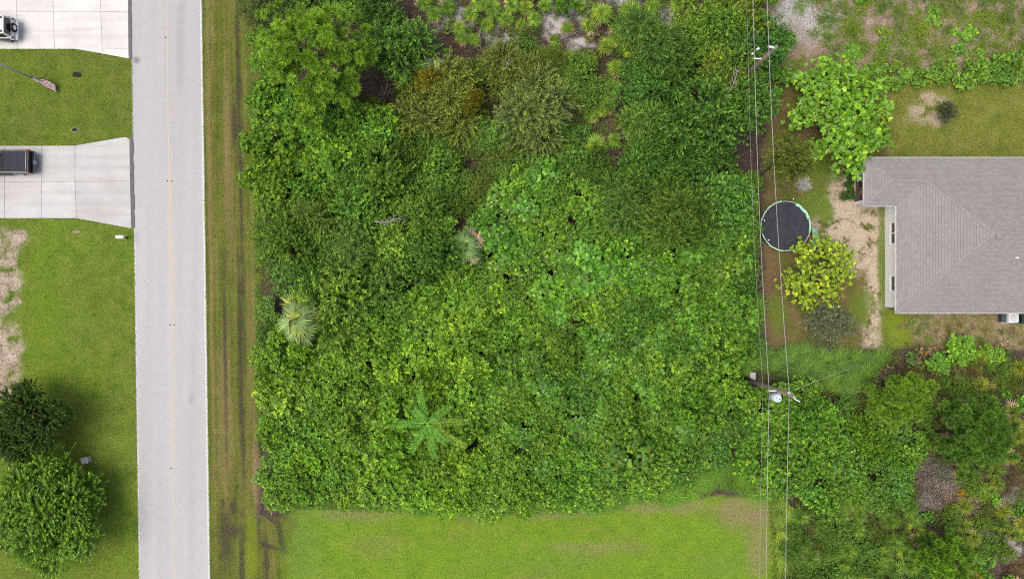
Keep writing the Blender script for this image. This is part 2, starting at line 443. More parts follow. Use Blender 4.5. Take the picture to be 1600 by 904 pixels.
def sheet(name, pts, z):
    o = MB().poly([G(*p) for p in pts], z).build(name, M['terrain']); tag(o, kind='structure'); return o
sheet('lawn_west', [(-900, -1200), (road_x(-1200, -1), -1200), (road_x(2200, -1), 2200), (-900, 2200)], 0.004)
sheet('road_verge', [(road_x(-1200, 1), -1200), (402, -1200), (410, 805), (430, 2200), (road_x(2200, 1), 2200)], 0.004)
sheet('lawn_south', [(410, 805), (560, 780), (900, 780), (1100, 770), (1215, 745), (1215, 2200), (430, 2200)], 0.004)
sheet('back_yard', [(1180, 95), (2300, 95), (2300, 555), (1180, 545)], 0.004)
sheet('rough_field', [(1180, -900), (2300, -900), (2300, 95), (1180, 95)], 0.004)

# ------------------------------------------------------------------ road
t = NT('road_surface')
f1 = t.noise(22.0, 3.0, 0.75); f2 = t.noise(1.6, 5.0, 0.6); f3 = t.noise(1.0, 3.0, 0.5, vec=t.scale(t.pos, (0.9, 0.035, 1)))
c = t.ramp(t.math('ADD', t.math('MULTIPLY', f1, 0.5), t.math('ADD', t.math('MULTIPLY', f2, 0.2), t.math('MULTIPLY', f3, 0.3))),
           [(0.28, (0.365, 0.365, 0.362)), (0.5, (0.442, 0.442, 0.438)), (0.72, (0.515, 0.515, 0.51))])
c = t.mix(t.math('MULTIPLY', half(t, 0, 260, 0, -1, 160, 0), 0.25), c, t.mix(1.0, c, (0.82, 0.81, 0.82), 'MULTIPLY'))
for b, k in (((213, 94, 5, 5), 0.7), ((299, 622, 4, 7), 0.3), ((282, 60, 6, 60), 0.22)):
    c = t.mix(t.math('MULTIPLY', t.blob(*b, soft=0.6, warp=0.5), k), c, (0.17, 0.17, 0.18))
for xo, kk in ((22, .16), (42, .13), (72, .13), (94, .16)): c = t.mix(t.math('MULTIPLY', t.blob(204 + xo + 6.4, 452, 6.5, 3000, rot=.82, soft=0.9, warp=0.25), kk), c, (0.33, 0.33, 0.33))
crk = t.n('ShaderNodeTexVoronoi', feature='DISTANCE_TO_EDGE'); t.put(crk.inputs['Vector'], t.vmath('ADD', t.pos, t.noise(1.2, 4, 0.6, col=True))); crk.inputs['Scale'].default_value = 0.16
c = t.mix(t.math('MULTIPLY', t.mapr(crk.outputs['Distance'], 0.0, 0.006, 1, 0), t.mapr(f2, 0.45, 0.6, 0.0, 0.5)), c, (0.25, 0.25, 0.25))
M['road'] = t.out(c, 0.9, 0.25, t.bump(f1, 0.35, 0.02))
road = MB().poly([G(road_x(-1200, -1), -1200), G(road_x(-1200, 1), -1200), G(road_x(2200, 1), 2200), G(road_x(2200, -1), 2200)], -0.05, 0.03).build('road', M['road'])
tag(road, kind='structure')
t = NT('worn_yellow_paint'); w = t.noise(9.0, 4.0, 0.7); w2 = t.noise(0.5, 3.0, 0.6)
c = t.mix(t.mapr(t.math('ADD', t.math('MULTIPLY', w, 0.5), t.math('MULTIPLY', w2, 0.5)), 0.36, 0.60, 0.25, 0.85), (0.455, 0.455, 0.465), (0.60, 0.46, 0.27))
M['yellow_line'] = t.out(c, 0.85)
t = NT('edge_line'); w = t.noise(6.0, 4.0, 0.7)
M['edge_line'] = t.out(t.mix(t.mapr(w, 0.38, 0.55), (0.47, 0.47, 0.465), (0.62, 0.62, 0.605)), 0.85)
def strip(name, dx0, dx1, y0, y1, z, mat, side=-1):
    o = MB().poly([G(road_x(y0, side) + dx0, y0), G(road_x(y0, side) + dx1, y0), G(road_x(y1, side) + dx1, y1), G(road_x(y1, side) + dx0, y1)], z).build(name, mat, road)
    return o
strip('centre_line', 55.6, 57.4, -1200, 2200, 0.034, M['yellow_line'])
strip('centre_line', 59.6, 61.0, 230, 520, 0.034, M['yellow_line'])
strip('edge_line', -3.6, -1.2, -1200, 2200, 0.034, M['edge_line'], 1)
strip('edge_line', 1.0, 2.6, 360, 2200, 0.034, M['edge_line'])
for (px, py) in ((262.0, 283), (268.6, 283), (266.0, 507), (272.6, 507), (268.2, 731), (259.0, 59)):
    X, Y = G(px, py)
    MB().hexa([(X - .06, Y - .06, .03), (X + .06, Y - .06, .03), (X + .06, Y + .06, .03), (X - .06, Y + .06, .03)],
              [(X - .035, Y - .05, .05), (X + .035, Y - .05, .05), (X + .035, Y + .05, .05), (X - .035, Y + .05, .05)]).build('road_stud', M['dark_plastic'], road)

# ------------------------------------------------------------------ driveways of separate slabs
t = NT('driveway_concrete')
oi = t.n('ShaderNodeObjectInfo').outputs['Random']
f1 = t.noise(18.0, 4.0, 0.7); f2 = t.noise(0.5, 5.0, 0.65)
c = t.ramp(t.math('ADD', t.math('MULTIPLY', f1, 0.35), t.math('MULTIPLY', f2, 0.65)), [(0.30, (0.43, 0.425, 0.415)), (0.5, (0.51, 0.508, 0.497)), (0.68, (0.585, 0.583, 0.572))])
k = t.mapr(oi, 0, 1, 0.93, 1.06, False); kc = t.n('ShaderNodeCombineColor'); [t.put(kc.inputs[i], k) for i in range(3)]
c = t.mix(1.0, c, kc.outputs[0], 'MULTIPLY')
tr = t.noise(1.0, 4.0, 0.6, vec=t.scale(t.pos, (0.12, 1.3, 1)))
c = t.mix(t.mapr(tr, 0.48, 0.68, 0, 0.45), c, (0.39, 0.375, 0.345))
sp_ = t.noise(2.2, 6.0, 0.75)
c = t.mix(t.mapr(sp_, 0.60, 0.74, 0, 0.35), c, (0.30, 0.28, 0.24))
for yy in (30, 58, 246, 262, 300, 318): c = t.mix(t.math('MULTIPLY', t.blob(150, yy, 120, 4, soft=0.9, warp=0.5), 0.16), c, (0.26, 0.25, 0.235))
c = t.mix(half(t, 100, 150, 0, -1, 5, 0), c, t.mix(1.0, c, (1.24, 1.23, 1.20), 'MULTIPLY'))
c = t.mix(t.math('MULTIPLY', t.blob(24, 255, 44, 30, soft=0.6), 0.25), c, (0.36, 0.35, 0.34))
M['drive'] = t.out(c, 0.88, 0.25, t.bump(f1, 0.2, 0.01))
M['joint'] = plain('joint', (0.27, 0.255, 0.23), 0.95, vary=0.3)
M['asphalt'] = plain('asphalt', (0.13, 0.13, 0.135), 0.95, vary=0.35, scale=6)

def driveway(name, outline, slabs):
    root = MB().poly([G(*p) for p in outline], -0.02, 0.03).build(name, M['joint']); tag(root, kind='structure')
    for q in slabs:
        P = [Vector((*G(*p), 0)) for p in q]
        cpt = sum(P, Vector()) / len(P)
        b = [p + (cpt - p).normalized() * 0.012 for p in P]
        tpt = [p + (cpt - p).normalized() * 0.03 for p in P]
        m = MB(); n = len(P)
        lo = [m.bm.verts.new((p.x, p.y, 0.0)) for p in b]; mid = [m.bm.verts.new((p.x, p.y, 0.055)) for p in b]; hi = [m.bm.verts.new((p.x, p.y, 0.068)) for p in tpt]
        for A, B in ((lo, mid), (mid, hi)):
            for k in range(n): m.bm.faces.new((A[k], A[(k + 1) % n], B[(k + 1) % n], B[k]))
        m.bm.faces.new(hi)
        m.build('slab', M['drive'], root)
    return root
driveway('driveway', [(-260, -60), (201, -60), (202, 92), (118, 77), (-260, 77)],
         [[(-260, -60), (27, -60), (27, 19), (-260, 19)], [(27, -60), (83, -60), (84, 19), (27, 19)], [(83, -60), (157, -60), (158, 19), (84, 19)], [(157, -60), (201, -60), (201, 19), (158, 19)],
          [(-260, 19), (27, 19), (28, 77), (-260, 77)], [(27, 19), (84, 19), (86, 77), (28, 77)], [(84, 19), (158, 19), (160.5, 76), (160.6, 84.3), (118, 77), (86, 77)],
          [(158, 19), (201, 19), (201.5, 77), (160.5, 76)], [(160.5, 76), (201.5, 77), (202, 92), (160.6, 84.3)]])
driveway('driveway', [(-260, 228), (118, 227.5), (197, 214), (204, 218), (206, 357), (196, 355), (120, 341), (-260, 341)],
         [[(-260, 228), (-50, 228), (-50, 284), (-260, 284)], [(-50, 228), (8, 228), (8, 284), (-50, 284)], [(8, 228), (66, 228), (66, 284), (8, 284)], [(66, 228), (118, 227.5), (118, 284), (66, 284)], [(118, 227.5), (197, 214), (203, 218), (204, 283), (118, 284)],
          [(-260, 284), (-50, 284), (-50, 341), (-260, 341)], [(-50, 284), (8, 284), (8, 341), (-50, 341)], [(8, 284), (66, 284), (66, 341), (8, 341)], [(66, 284), (118, 284), (120, 341), (66, 341)], [(118, 284), (204, 283), (206, 357), (196, 355), (120, 341)]])
# tarred joints between the driveways and the road
def apron(y0, y1, wob):
    L, Rr = [], []
    r = random.Random(int(y0) + 5)
    n = 18
    for i in range(n + 1):
        y = y0 + (y1 - y0) * i / n
        e = road_x(y, -1)
        L.append(G(e - 3.2 + r.uniform(-wob, wob), y)); Rr.append(G(e + 1.6 + r.uniform(-wob, wob), y))
    o = MB().poly(L + Rr[::-1], 0.0, 0.072).build('asphalt_strip', M['asphalt']); tag(o, kind='structure')
apron(-60, 93, 0.3); apron(213, 356, 1.0)

# ------------------------------------------------------------------ the house
ZE = 2.55                                             # eave height
kE = (HC - ZE) / HC / S
def E(px, py): return Vector(((px - 800) * kE, (452 - py) * kE))
PITCH = 0.40
xW, xB = E(1400, 0).x, E(1350, 0).x                   # west eaves of the main roof and of the porch wing
yN, yS, yB = E(0, 246).y, E(0, 489).y, E(0, 322).y
xE_ = xW + 17.0                                       # the east end lies outside the picture
half_m = (yN - yS) / 2; yR = (yN + yS) / 2            # main ridge
half_b = (yN - yB) / 2; yRb = (yN + yB) / 2           # ridge of the wing
house = empty('house', (xW + 6, yR, 0)); tag(house, 'single-storey white house with grey shingle hip roof at the right edge', 'house')
hx, hy = house.location.x, house.location.y
def hbuild(m, name, mat, parent=None):
    o = m.build(name, mat, house if parent is None else parent)
    if parent is None: o.location = (-hx, -hy, 0)
    return o

t = NT('roof_shingles')
uv = t.n('ShaderNodeUVMap').outputs[0]
br = t.n('ShaderNodeTexBrick'); t.put(br.inputs['Vector'], uv)
br.offset = 0.5; br.inputs['Scale'].default_value = 1.0
br.inputs['Brick Width'].default_value = 0.30; br.inputs['Row Height'].default_value = 0.20; br.inputs['Mortar Size'].default_value = 0.012
br.inputs['Color1'].default_value = (0.244, 0.236, 0.229, 1); br.inputs['Color2'].default_value = (0.290, 0.281, 0.273, 1); br.inputs['Mortar'].default_value = (0.19, 0.181, 0.175, 1)
n1 = t.noise(0.5, 4, 0.6); n2 = t.noise(30, 2, 0.7)
c = t.mix(t.mapr(n1, 0.42, 0.60, 0, .5), br.outputs['Color'], t.mix(1.0, br.outputs['Color'], (1.03, 1.0, 0.975), 'MULTIPLY'))
c = t.mix(1.0, c, t.ramp(n2, [(0.3, (.82,) * 3), (0.7, (1.2,) * 3)]), 'MULTIPLY')
c = t.mix(t.mapr(t.noise(.25, 3, .6), .5, .65, 0, .25), c, (0.315, 0.303, 0.293))
M['shingle'] = t.out(c, 0.95, 0.15, t.bump(n2, 0.4, 0.01))
M['ridge'] = plain('ridge_shingle', (0.262, 0.249, 0.24), 0.95, vary=0.25, scale=6)

def clip(poly, n, d):
    """part of a convex polygon where n.p >= d"""
    out = []
    for i in range(len(poly)):
        a, b = poly[i], poly[(i + 1) % len(poly)]
        da, db = n.dot(a) - d, n.dot(b) - d
        if da >= 0: out.append(a)
        if (da < 0) != (db < 0): out.append(a + (b - a) * (da / (da - db)))
    return out
def roof_face(polys, eave_pt, inward):
    """courses of shingles, each a little proud of the one above it"""
    bm = bmesh.new(); uvl = bm.loops.layers.uv.new('UVMap')
    inward = Vector(inward); along = Vector((-inward.y, inward.x)); e0 = inward.dot(eave_pt)
    cw = 0.20
    for poly in polys:
        mx = max(inward.dot(p) - e0 for p in poly)
        k = 0
        while k * cw < mx:
            band = clip(clip(poly, inward, e0 + k * cw), -inward, -(e0 + (k + 1) * cw))
            if len(band) >= 3:
                vs = []
                for p in band:
                    d = inward.dot(p) - e0; f = (d - k * cw) / cw
                    vs.append((p, d, ZE + d * PITCH + .012 * (1 - f)))
                fv = [bm.verts.new((p.x, p.y, z)) for p, d, z in vs]
                try: f_ = bm.faces.new(fv)
                except ValueError: continue
                for lp, (p, d, z) in zip(f_.loops, vs): lp[uvl].uv = (along.dot(p), d)
                lo = [(p, d) for p, d, z in vs if abs(d - k * cw) < 1e-4]
                if len(lo) == 2:
                    (pa, da), (pb, db) = lo
                    z1 = ZE + da * PITCH
                    q = [bm.verts.new((pa.x, pa.y, z1 + .012)), bm.verts.new((pb.x, pb.y, z1 + .012)), bm.verts.new((pb.x, pb.y, z1 - .01)), bm.verts.new((pa.x, pa.y, z1 - .01))]
                    g_ = bm.faces.new(q)
                    for lp in g_.loops: lp[uvl].uv = (along.dot(Vector(lp.vert.co[:2])), da)
            k += 1
    for f_ in bm.faces:
        if f_.normal.z < -.01: f_.normal_flip()
    bm.normal_update()
    me = bpy.data.meshes.new('roof_slope'); bm.to_mesh(me); bm.free()
    o = link('roof_slope', me, M['shingle'], house); o.location = (-hx, -hy, 0)
    return o
V2 = Vector
apex = V2((xW + half_m, yR)); apexE = V2((xE_ - half_m, yR))
tb = V2((xB + half_b, yRb)); te = V2((xW + half_b, yRb))
roof_face([[V2((xW, yB)), te, apex, V2((xW, yS))]], V2((xW, yS)), (1, 0))
roof_face([[V2((xB, yN)), tb, te, V2((te.x, yN))], [V2((te.x, yN)), te, apex, apexE, V2((xE_, yN))]], V2((xB, yN)), (0, -1))
roof_face([[V2((xW, yS)), apex, apexE, V2((xE_, yS))]], V2((xW, yS)), (0, 1))
roof_face([[V2((xE_, yS)), V2((xE_, yN)), apexE]], V2((xE_, yS)), (-1, 0))
roof_face([[V2((xB, yB)), V2((xB, yN)), tb]], V2((xB, yB)), (1, 0))
roof_face([[V2((xB, yB)), tb, te, V2((xW, yB))]], V2((xB, yB)), (0, 1))
def caps(a, b, za, zb):
    """bent cap shingles along a hip or ridge"""
    m = MB(); L = (b - a).length; n = max(2, int(L / .26)); d = (b - a) / L; sd = V2((-d.y, d.x))
    for i in range(n):
        p, q = a + d * (L * i / n), a + d * (L * (i + 1.15) / n)
        z0, z1 = za + (zb - za) * i / n, za + (zb - za) * (i + 1.15) / n
        vs = []
        for pt, z, up in ((p, z0, .03), (q, z1, .02)):
            vs.append([m.bm.verts.new((*(pt + sd * .15 * s), z + up - abs(s) * .03)) for s in (-1, 0, 1)])
        m.bm.faces.new((vs[0][0], vs[0][1], vs[1][1], vs[1][0])); m.bm.faces.new((vs[0][1], vs[0][2], vs[1][2], vs[1][1]))
    hbuild(m, 'ridge_cap', M['ridge'])
zr, zb_ = ZE + half_m * PITCH, ZE + half_b * PITCH
caps(V2((xW, yS)), apex, ZE, zr); caps(te, apex, zb_, zr); caps(apex, apexE, zr, zr); caps(tb, te, zb_, zb_)
caps(V2((xB, yN)), tb, ZE, zb_); caps(V2((xB, yB)), tb, ZE, zb_); caps(V2((xE_, yS)), apexE, ZE, zr); caps(V2((xE_, yN)), apexE, ZE, zr)
# fascia and soffit
OV = 0.44
def fascia(x0, x1, y0, y1): hbuild(MB().box(min(x0, x1), max(x0, x1), min(y0, y1), max(y0, y1), ZE - .17, ZE + .012), 'fascia', M['white_paint'])
fascia(xW - .03, xW + .004, yS, yB - .03); fascia(xB - .03, xB + .004, yB, yN); fascia(xB, xW, yB - .03, yB + .004)
fascia(xB, xE_, yN - .004, yN + .03); fascia(xW, xE_, yS - .03, yS + .004); fascia(xE_ - .004, xE_ + .03, yS, yN)
hbuild(MB().poly([(xB + .01, yB + .01), (xW + .01, yB + .01), (xW + .01, yS + .01), (xE_ - .01, yS + .01), (xE_ - .01, yN - .01), (xB + .01, yN - .01)], ZE - .15, ZE - .13), 'soffit', M['white_paint'])
# walls: main block, with the porch wing open to the west
wx, wn_, ws, wb = xW + OV, yN - OV, yS + OV, yB + OV
def wall_with_holes(x, y0, y1, th, holes, name='wall'):
    """wall in the YZ plane with openings (ya, yb, za, zb)"""
    m = MB(); ys = sorted({y0, y1, *[h[0] for h in holes], *[h[1] for h in holes]})
    for a, b in zip(ys, ys[1:]):
        hs = [h for h in holes if h[0] <= a + 1e-6 and h[1] >= b - 1e-6]
        if hs:
            m.box(x, x + th, a, b, 0, hs[0][2]); m.box(x, x + th, a, b, hs[0][3], ZE - .15)
        else: m.box(x, x + th, a, b, 0, ZE - .15)
    return hbuild(m, name, M['wall_white'])
def winY(py): return (452 - py) * (HC - 1.7) / HC / S
W1 = (winY(380), winY(347), .95, 2.1); W2 = (winY(454), winY(431), .95, 2.1)
wall_with_holes(wx, ws, wb, .2, [W1, W2])
def window(y0, y1, z0, z1, panes):
    w = MB()
    f = .05
    w.box(wx - .02, wx + .10, y0, y0 + f, z0, z1).box(wx - .02, wx + .10, y1 - f, y1, z0, z1).box(wx - .02, wx + .10, y0 + f, y1 - f, z0, z0 + f).box(wx - .02, wx + .10, y0 + f, y1 - f, z1 - f, z1)
    if panes == 2: w.box(wx - .02, wx + .10, (y0 + y1) / 2 - .06, (y0 + y1) / 2 + .06, z0 + f, z1 - f)
    o = hbuild(w, 'window_frame', M['white_paint'])
    for k in range(panes):
        a = y0 + f + (y1 - y0 - 2 * f) * k / panes + .005; b = y0 + f + (y1 - y0 - 2 * f) * (k + 1) / panes - .005
        MB().box(wx + .04, wx + .055, a, b, z0 + f + .004, z1 - f - .004).build('pane', M['glass'], o)
    MB().box(wx - .10, wx - .003, y0 - .05, y1 + .05, z0 - .07, z0 - .004, .01).build('sill', M['wall_white'], o)
window(*W1, 2); window(*W2, 1)
hbuild(MB().box(wx + .2, xE_ - OV, ws, ws + .2, 0, ZE - .15), 'wall', M['wall_white'])
hbuild(MB().box(wx + .2, xE_ - OV, wn_ - .2, wn_, 0, ZE - .15), 'wall', M['wall_white'])
hbuild(MB().box(xE_ - OV - .2, xE_ - OV, ws + .2, wn_ - .2, 0, ZE - .15), 'wall', M['wall_white'])
hbuild(MB().box(wx, wx + .2, wb + .2, wn_ - .2, 0, ZE - .15), 'wall', M['wall_white'])
px0 = xB + OV
hbuild(MB().box(px0, wx + .2, wb, wb + .2, 0, ZE - .15), 'porch_wall', M['wall_white'])
hbuild(MB().box(px0, wx, wn_ - .75, wn_ - .55, 0, ZE - .15), 'porch_wall', M['wall_white'])
M['porch_floor'] = plain('porch_floor', (0.13, 0.085, 0.07), 0.7, vary=0.3, scale=5)
hbuild(MB().box(px0, wx - .004, wb + .2, wn_ - .75, 0, .10), 'porch_floor', M['porch_floor'])
hbuild(MB().box(px0 - .004, px0 + .06, wb + .2, wn_ - .75, 2.25, ZE - .15), 'porch_beam', M['white_paint'])
X, Y = E(1562, 404); zz = ZE + (Y - yS) * PITCH
hbuild(MB().tube([(X, Y, zz - .1), (X, Y, zz + .3)], .06, 10), 'vent_pipe', M['white_plastic'])
for (px, py) in ((1528, 372), (1600, 372)):
    X, Y = E(px, py); zz = zr - .12
    hbuild(MB().box(X - .22, X + .22, Y - .22, Y + .22, zz, zz + .16, .05), 'roof_vent', M['ridge'])
# planter with thin white edging west of the porch
A, B = G(1320, 309), G(1335.5, 268)
pl = MB()
pl.box(A[0], B[0], A[1], A[1] + .09, -.05, .14).box(A[0], B[0], B[1] - .09, B[1], -.05, .14).box(A[0], A[0] + .09, A[1] + .09, B[1] - .09, -.05, .14).box(B[0] - .09, B[0], A[1] + .09, B[1] - .09, -.05, .14)
o = pl.build('planter_edging', M['concrete']); tag(o, 'thin pale edging round the shrub bed beside the porch', 'planter')
# porch furniture
def chair(x, y, rz, label, mat):
    root = empty('patio_chair', (x, y, .10), rz); tag(root, label, 'chair')
    MB().box(-.28, .28, -.27, .27, .40, .46, .015).build('seat', mat, root)
    MB().hexa([(-.30, -.27, .46), (-.24, -.27, .46), (-.24, .27, .46), (-.30, .27, .46)], [(-.44, -.27, .98), (-.39, -.27, .98), (-.39, .27, .98), (-.44, .27, .98)], .012).build('backrest', mat, root)
    for sx in (-.25, .25):
        for sy in (-.25, .25): MB().tube([(sx, sy, 0), (sx, sy, .41)], .02, 8).build('leg', mat, root)
    for sy in (-.30, .30): MB().box(-.28, .26, sy - .03, sy + .03, .62, .66, .01).build('armrest', mat, root)
x0 = px0 + .45
chair(x0 + .05, G(0, 274, .5)[1], -.4, 'black patio chair at the upper end of the porch', M['dark_plastic'])
chair(x0 + .05, G(0, 285, .5)[1], .5, 'black patio chair beside the white porch table', M['dark_plastic'])
root = empty('porch_table', (x0 - .12, G(0, 280.5, .6)[1], .10)); tag(root, 'small round white table between the porch chairs', 'table')
MB().disc((0, 0), .26, .60, 20, .03).build('table_top', M['white_plastic'], root)
MB().tube([(0, 0, .02), (0, 0, .57)], .03, 8).build('pedestal', M['white_plastic'], root); MB().disc((0, 0), .17, .02, 16, .02).build('base', M['white_plastic'], root)
M['wicker'] = plain('wicker', (0.33, 0.23, 0.13), 0.8, vary=0.3, scale=20)
chair(x0 + .05, G(0, 299, .5)[1], .0, 'tan wicker chair at the lower end of the porch', M['wicker'])

# ------------------------------------------------------------------ machines along the south wall
def condenser(px, py, w, h, label, cmat, topmat, fan=True):
    X, Y = G(px, py, h); root = empty('air_conditioner', (X, Y, 0)); tag(root, label, 'air conditioner')
    MB().box(-w / 2 - .08, w / 2 + .08, -w / 2 - .08, w / 2 + .08, -.03, .08, .01).build('pad', M['concrete'], root)
    b = MB().box(-w / 2, w / 2, -w / 2, w / 2, .08, h - .05, .03).build('casing', cmat, root)
    m = MB()
    for k in range(7):
        z = .18 + k * (h - .35) / 7
        for s in (-1, 1):
            m.box(-w / 2 + .06, w / 2 - .06, s * (w / 2 + .008) - .008, s * (w / 2 + .008) + .008, z, z + .03); m.box(s * (w / 2 + .008) - .008, s * (w / 2 + .008) + .008, -w / 2 + .06, w / 2 - .06, z, z + .03)
    o = m.build('louvres', M['galv'], b); o['kind'] = 'stuff'
    r = w * .38
    m = MB(); n = 40; hw = w / 2
    inn = [m.bm.verts.new((r * math.cos(2 * math.pi * k / n), r * math.sin(2 * math.pi * k / n), h)) for k in range(n)]
    out = []
    for k in range(n):
        a = 2 * math.pi * k / n; q = hw / max(abs(math.cos(a)), abs(math.sin(a))); q = min(q, hw * 1.22); out.append(m.bm.verts.new((q * math.cos(a), q * math.sin(a), h)))
    low = [m.bm.verts.new((v.co.x, v.co.y, h - .055)) for v in out]; inl = [m.bm.verts.new((v.co.x, v.co.y, h - .055)) for v in inn]
    for k in range(n):
        j = (k + 1) % n
        m.bm.faces.new((inn[k], out[k], out[j], inn[j])); m.bm.faces.new((out[k], low[k], low[j], out[j])); m.bm.faces.new((inl[k], inn[k], inn[j], inl[j]))
    m.build('top_cover', topmat, root)
    MB().disc((0, 0), r - .004, h - .20, 32).build('fan_well', M['dark_plastic'], root)
    if fan:
        for k in range(5):
            a = k * 2 * math.pi / 5 + .3; ca, sa = math.cos(a), math.sin(a); m = MB()
            P = [(.06, -.05, -.02), (r * .92, -.11, -.03), (r * .92, .13, .03), (.06, .05, .02)]
            m.bm.faces.new([m.bm.verts.new((x * ca - y * sa, x * sa + y * ca, h - .12 + z)) for x, y, z in P]); m.build('blade', M['galv'], root)
        MB().disc((0, 0), .085, h - .07, 16, .06).build('hub', M['white_plastic'], root)
    m = MB()
    for k in range(1, 6): m.ring((0, 0, h - .012), r * k / 6 + .03, .005, 32, 5)
    for k in range(8):
        a = k * math.pi / 4; m.tube([(math.cos(a) * .05, math.sin(a) * .05, h - .012), (math.cos(a) * r, math.sin(a) * r, h - .012)], .004, 4)
    o = m.build('grille', M['galv'], root); o['kind'] = 'stuff'
M['ac_top'] = plain('ac_top', (0.72, 0.73, 0.76), .4, vary=.04)
M['ac_dark'] = plain('ac_dark', (0.055, 0.075, 0.075), .6, vary=.2)
M['bin_green'] = plain('bin_green', (0.012, 0.045, 0.032), .5, vary=.15)
condenser(1584, 496, .84, .85, 'white air conditioner unit with round fan below the house roof', M['ac_top'], M['ac_top'])
X, Y = G(1572, 496, .55); root = empty('utility_box', (X, Y, 0)); tag(root, 'dark grey-green equipment box left of the white air conditioner', 'utility box')
MB().box(-.32, .28, -.36, .36, -.03, .5, .03).build('body', M['ac_dark'], root); MB().box(-.35, .31, -.39, .39, .5, .56, .02).build('lid', M['ac_dark'], root)
MB().box(-.1, .1, .38, .40, .2, .4, .005).build('latch', M['galv'], root)
X, Y = G(1603, 499, 1.0); root = empty('wheeled_bin', (X, Y, 0)); tag(root, 'dark green wheeled bin at the right edge by the house wall', 'bin')
MB().hexa([(-.24, -.26, .06), (.24, -.26, .06), (.24, .26, .06), (-.24, .26, .06)], [(-.29, -.34, .98), (.29, -.34, .98), (.29, .34, .98), (-.29, .34, .98)], .03).build('body', M['bin_green'], root)
MB().box(-.31, .31, -.36, .36, .985, 1.03, .02).build('lid', M['bin_green'], root)
MB().tube([(-.25, .40, .95), (.25, .40, .95)], .02, 8).build('handle', M['bin_green'], root)
for s in (-.26, .26): MB().tube([(s - .03, .22, .12), (s + .03, .22, .12)], .12, 14).build('wheel', M['rubber'], root)

# ------------------------------------------------------------------ trampoline
TX, TY = G(1228, 353, .9); TR = 2.08
root = empty('trampoline', (TX, TY, 0)); tag(root, 'round black trampoline with torn pale green rim pads', 'trampoline')
t = NT('trampoline_mat'); n = t.noise(2.0, 4, .6); n2 = t.noise(9, 3, .6)
M['tmat'] = t.out(t.mix(t.mapr(n, .35, .65), (0.020, 0.024, 0.032), (0.034, 0.038, 0.048)), .6, .35)
M['tgreen'] = plain('pad_green', (0.36, 0.66, 0.45), .6, vary=.2, scale=4)
M['tdark'] = plain('pad_dark_green', (0.02, 0.16, 0.10), .6, vary=.2, scale=4)
M['pole_black'] = plain('pole_black', (0.03, 0.03, 0.035), .5, vary=.2)
MB().disc((0, 0), TR - .10, .88, 56, .012).build('mat', M['tmat'], root)
MB().ring((0, 0, .90), TR, .038, 64, 8).build('frame', M['galv'], root)
m = MB()
for k in range(60):
    a = 2 * math.pi * k / 60; m.tube([(math.cos(a) * (TR - .11), math.sin(a) * (TR - .11), .88), (math.cos(a) * (TR - .03), math.sin(a) * (TR - .03), .895)], .012, 4)
o = m.build('springs', M['galv'], root); o['kind'] = 'stuff'
def pad(a0, a1, r0, r1, z, mat, name='rim_pad', wob=.02, seed=1):
    m = MB(); g = random.Random(seed); n = 26; A, B, C, D = [], [], [], []
    for i in range(n + 1):
        a = R_(a0 + (a1 - a0) * i / n); w = g.uniform(-wob, wob)
        for L, rr, dz in ((A, r0 + w, .0), (B, r1 + w, .0), (C, r1 + w, -.03), (D, r0 + w, -.03)):
            L.append(m.bm.verts.new((math.cos(a) * rr, math.sin(a) * rr, z + dz + g.uniform(-.012, .012))))
    for i in range(n):
        for P, Q in ((A, B), (B, C), (C, D), (D, A)): m.bm.faces.new((P[i], P[i + 1], Q[i + 1], Q[i]))
    return m.build(name, mat, root)
pad(100, 262, TR - .02, TR + .07, .955, M['tgreen'], seed=2)
pad(270, 318, TR - .04, TR + .03, .95, M['tgreen'], seed=7)
pad(18, 66, TR - .20, TR + .02, .96, M['tgreen'], wob=.05, seed=3)
pad(-14, 16, TR - .12, TR - .01, .96, M['tgreen'], wob=.03, seed=4)
m = MB()       # the pad that has slipped off and hangs to the ground
g = random.Random(5); rows = []
for i in range(13):
    f = i / 12
    x = TR + .26 + .42 * math.sin(f * 2.4) - .30 * f; y = -.15 - 2.0 * f; z = 1.02 - .10 * math.sin(f * 3.1) - .60 * f ** 1.6
    rows.append([m.bm.verts.new((x + dx, y + g.uniform(-.02, .02), z + dz)) for dx, dz in ((-.24, -.03), (.0, .06), (.24, -.03))])
for i in range(12):
    for k in range(2): m.bm.faces.new((rows[i][k], rows[i + 1][k], rows[i + 1][k + 1], rows[i][k + 1]))
bmesh.ops.solidify(m.bm, geom=list(m.bm.faces), thickness=.03)
m.build('loose_pad', M['tgreen'], root)
MB().hexa([(TR + .30, -.75, .45), (TR + .62, -.85, .40), (TR + .62, -.25, .40), (TR + .30, -.15, .45)], [(TR + .28, -.75, .52), (TR + .60, -.85, .48), (TR + .58, -.25, .50), (TR + .28, -.15, .54)], .02).build('loose_pad', M['tdark'], root)
for k in range(4):
    a = R_(35 + 90 * k); d = R_(17)
    p, q = Vector((math.cos(a - d) * TR, math.sin(a - d) * TR, .9)), Vector((math.cos(a + d) * TR, math.sin(a + d) * TR, .9))
    p2, q2 = p * 1.05, q * 1.05
    MB().tube([p, (p2.x, p2.y, .03), (q2.x, q2.y, .03), q], .025, 8).build('leg', M['galv'], root)
for a in (83, 277, 170, 215):
    a = R_(a); o = MB().tube([(math.cos(a) * (TR + .07), math.sin(a) * (TR + .07), .03), (math.cos(a) * (TR + .09), math.sin(a) * (TR + .09), 1.75)], .022, 8).build('net_pole', M['pole_black'], root)
    MB().tube([(math.cos(a) * (TR + .09), math.sin(a) * (TR + .09), 1.74), (math.cos(a) * (TR + .09), math.sin(a) * (TR + .09), 1.84)], .05, 8).build('cap', M['white_plastic'], o)

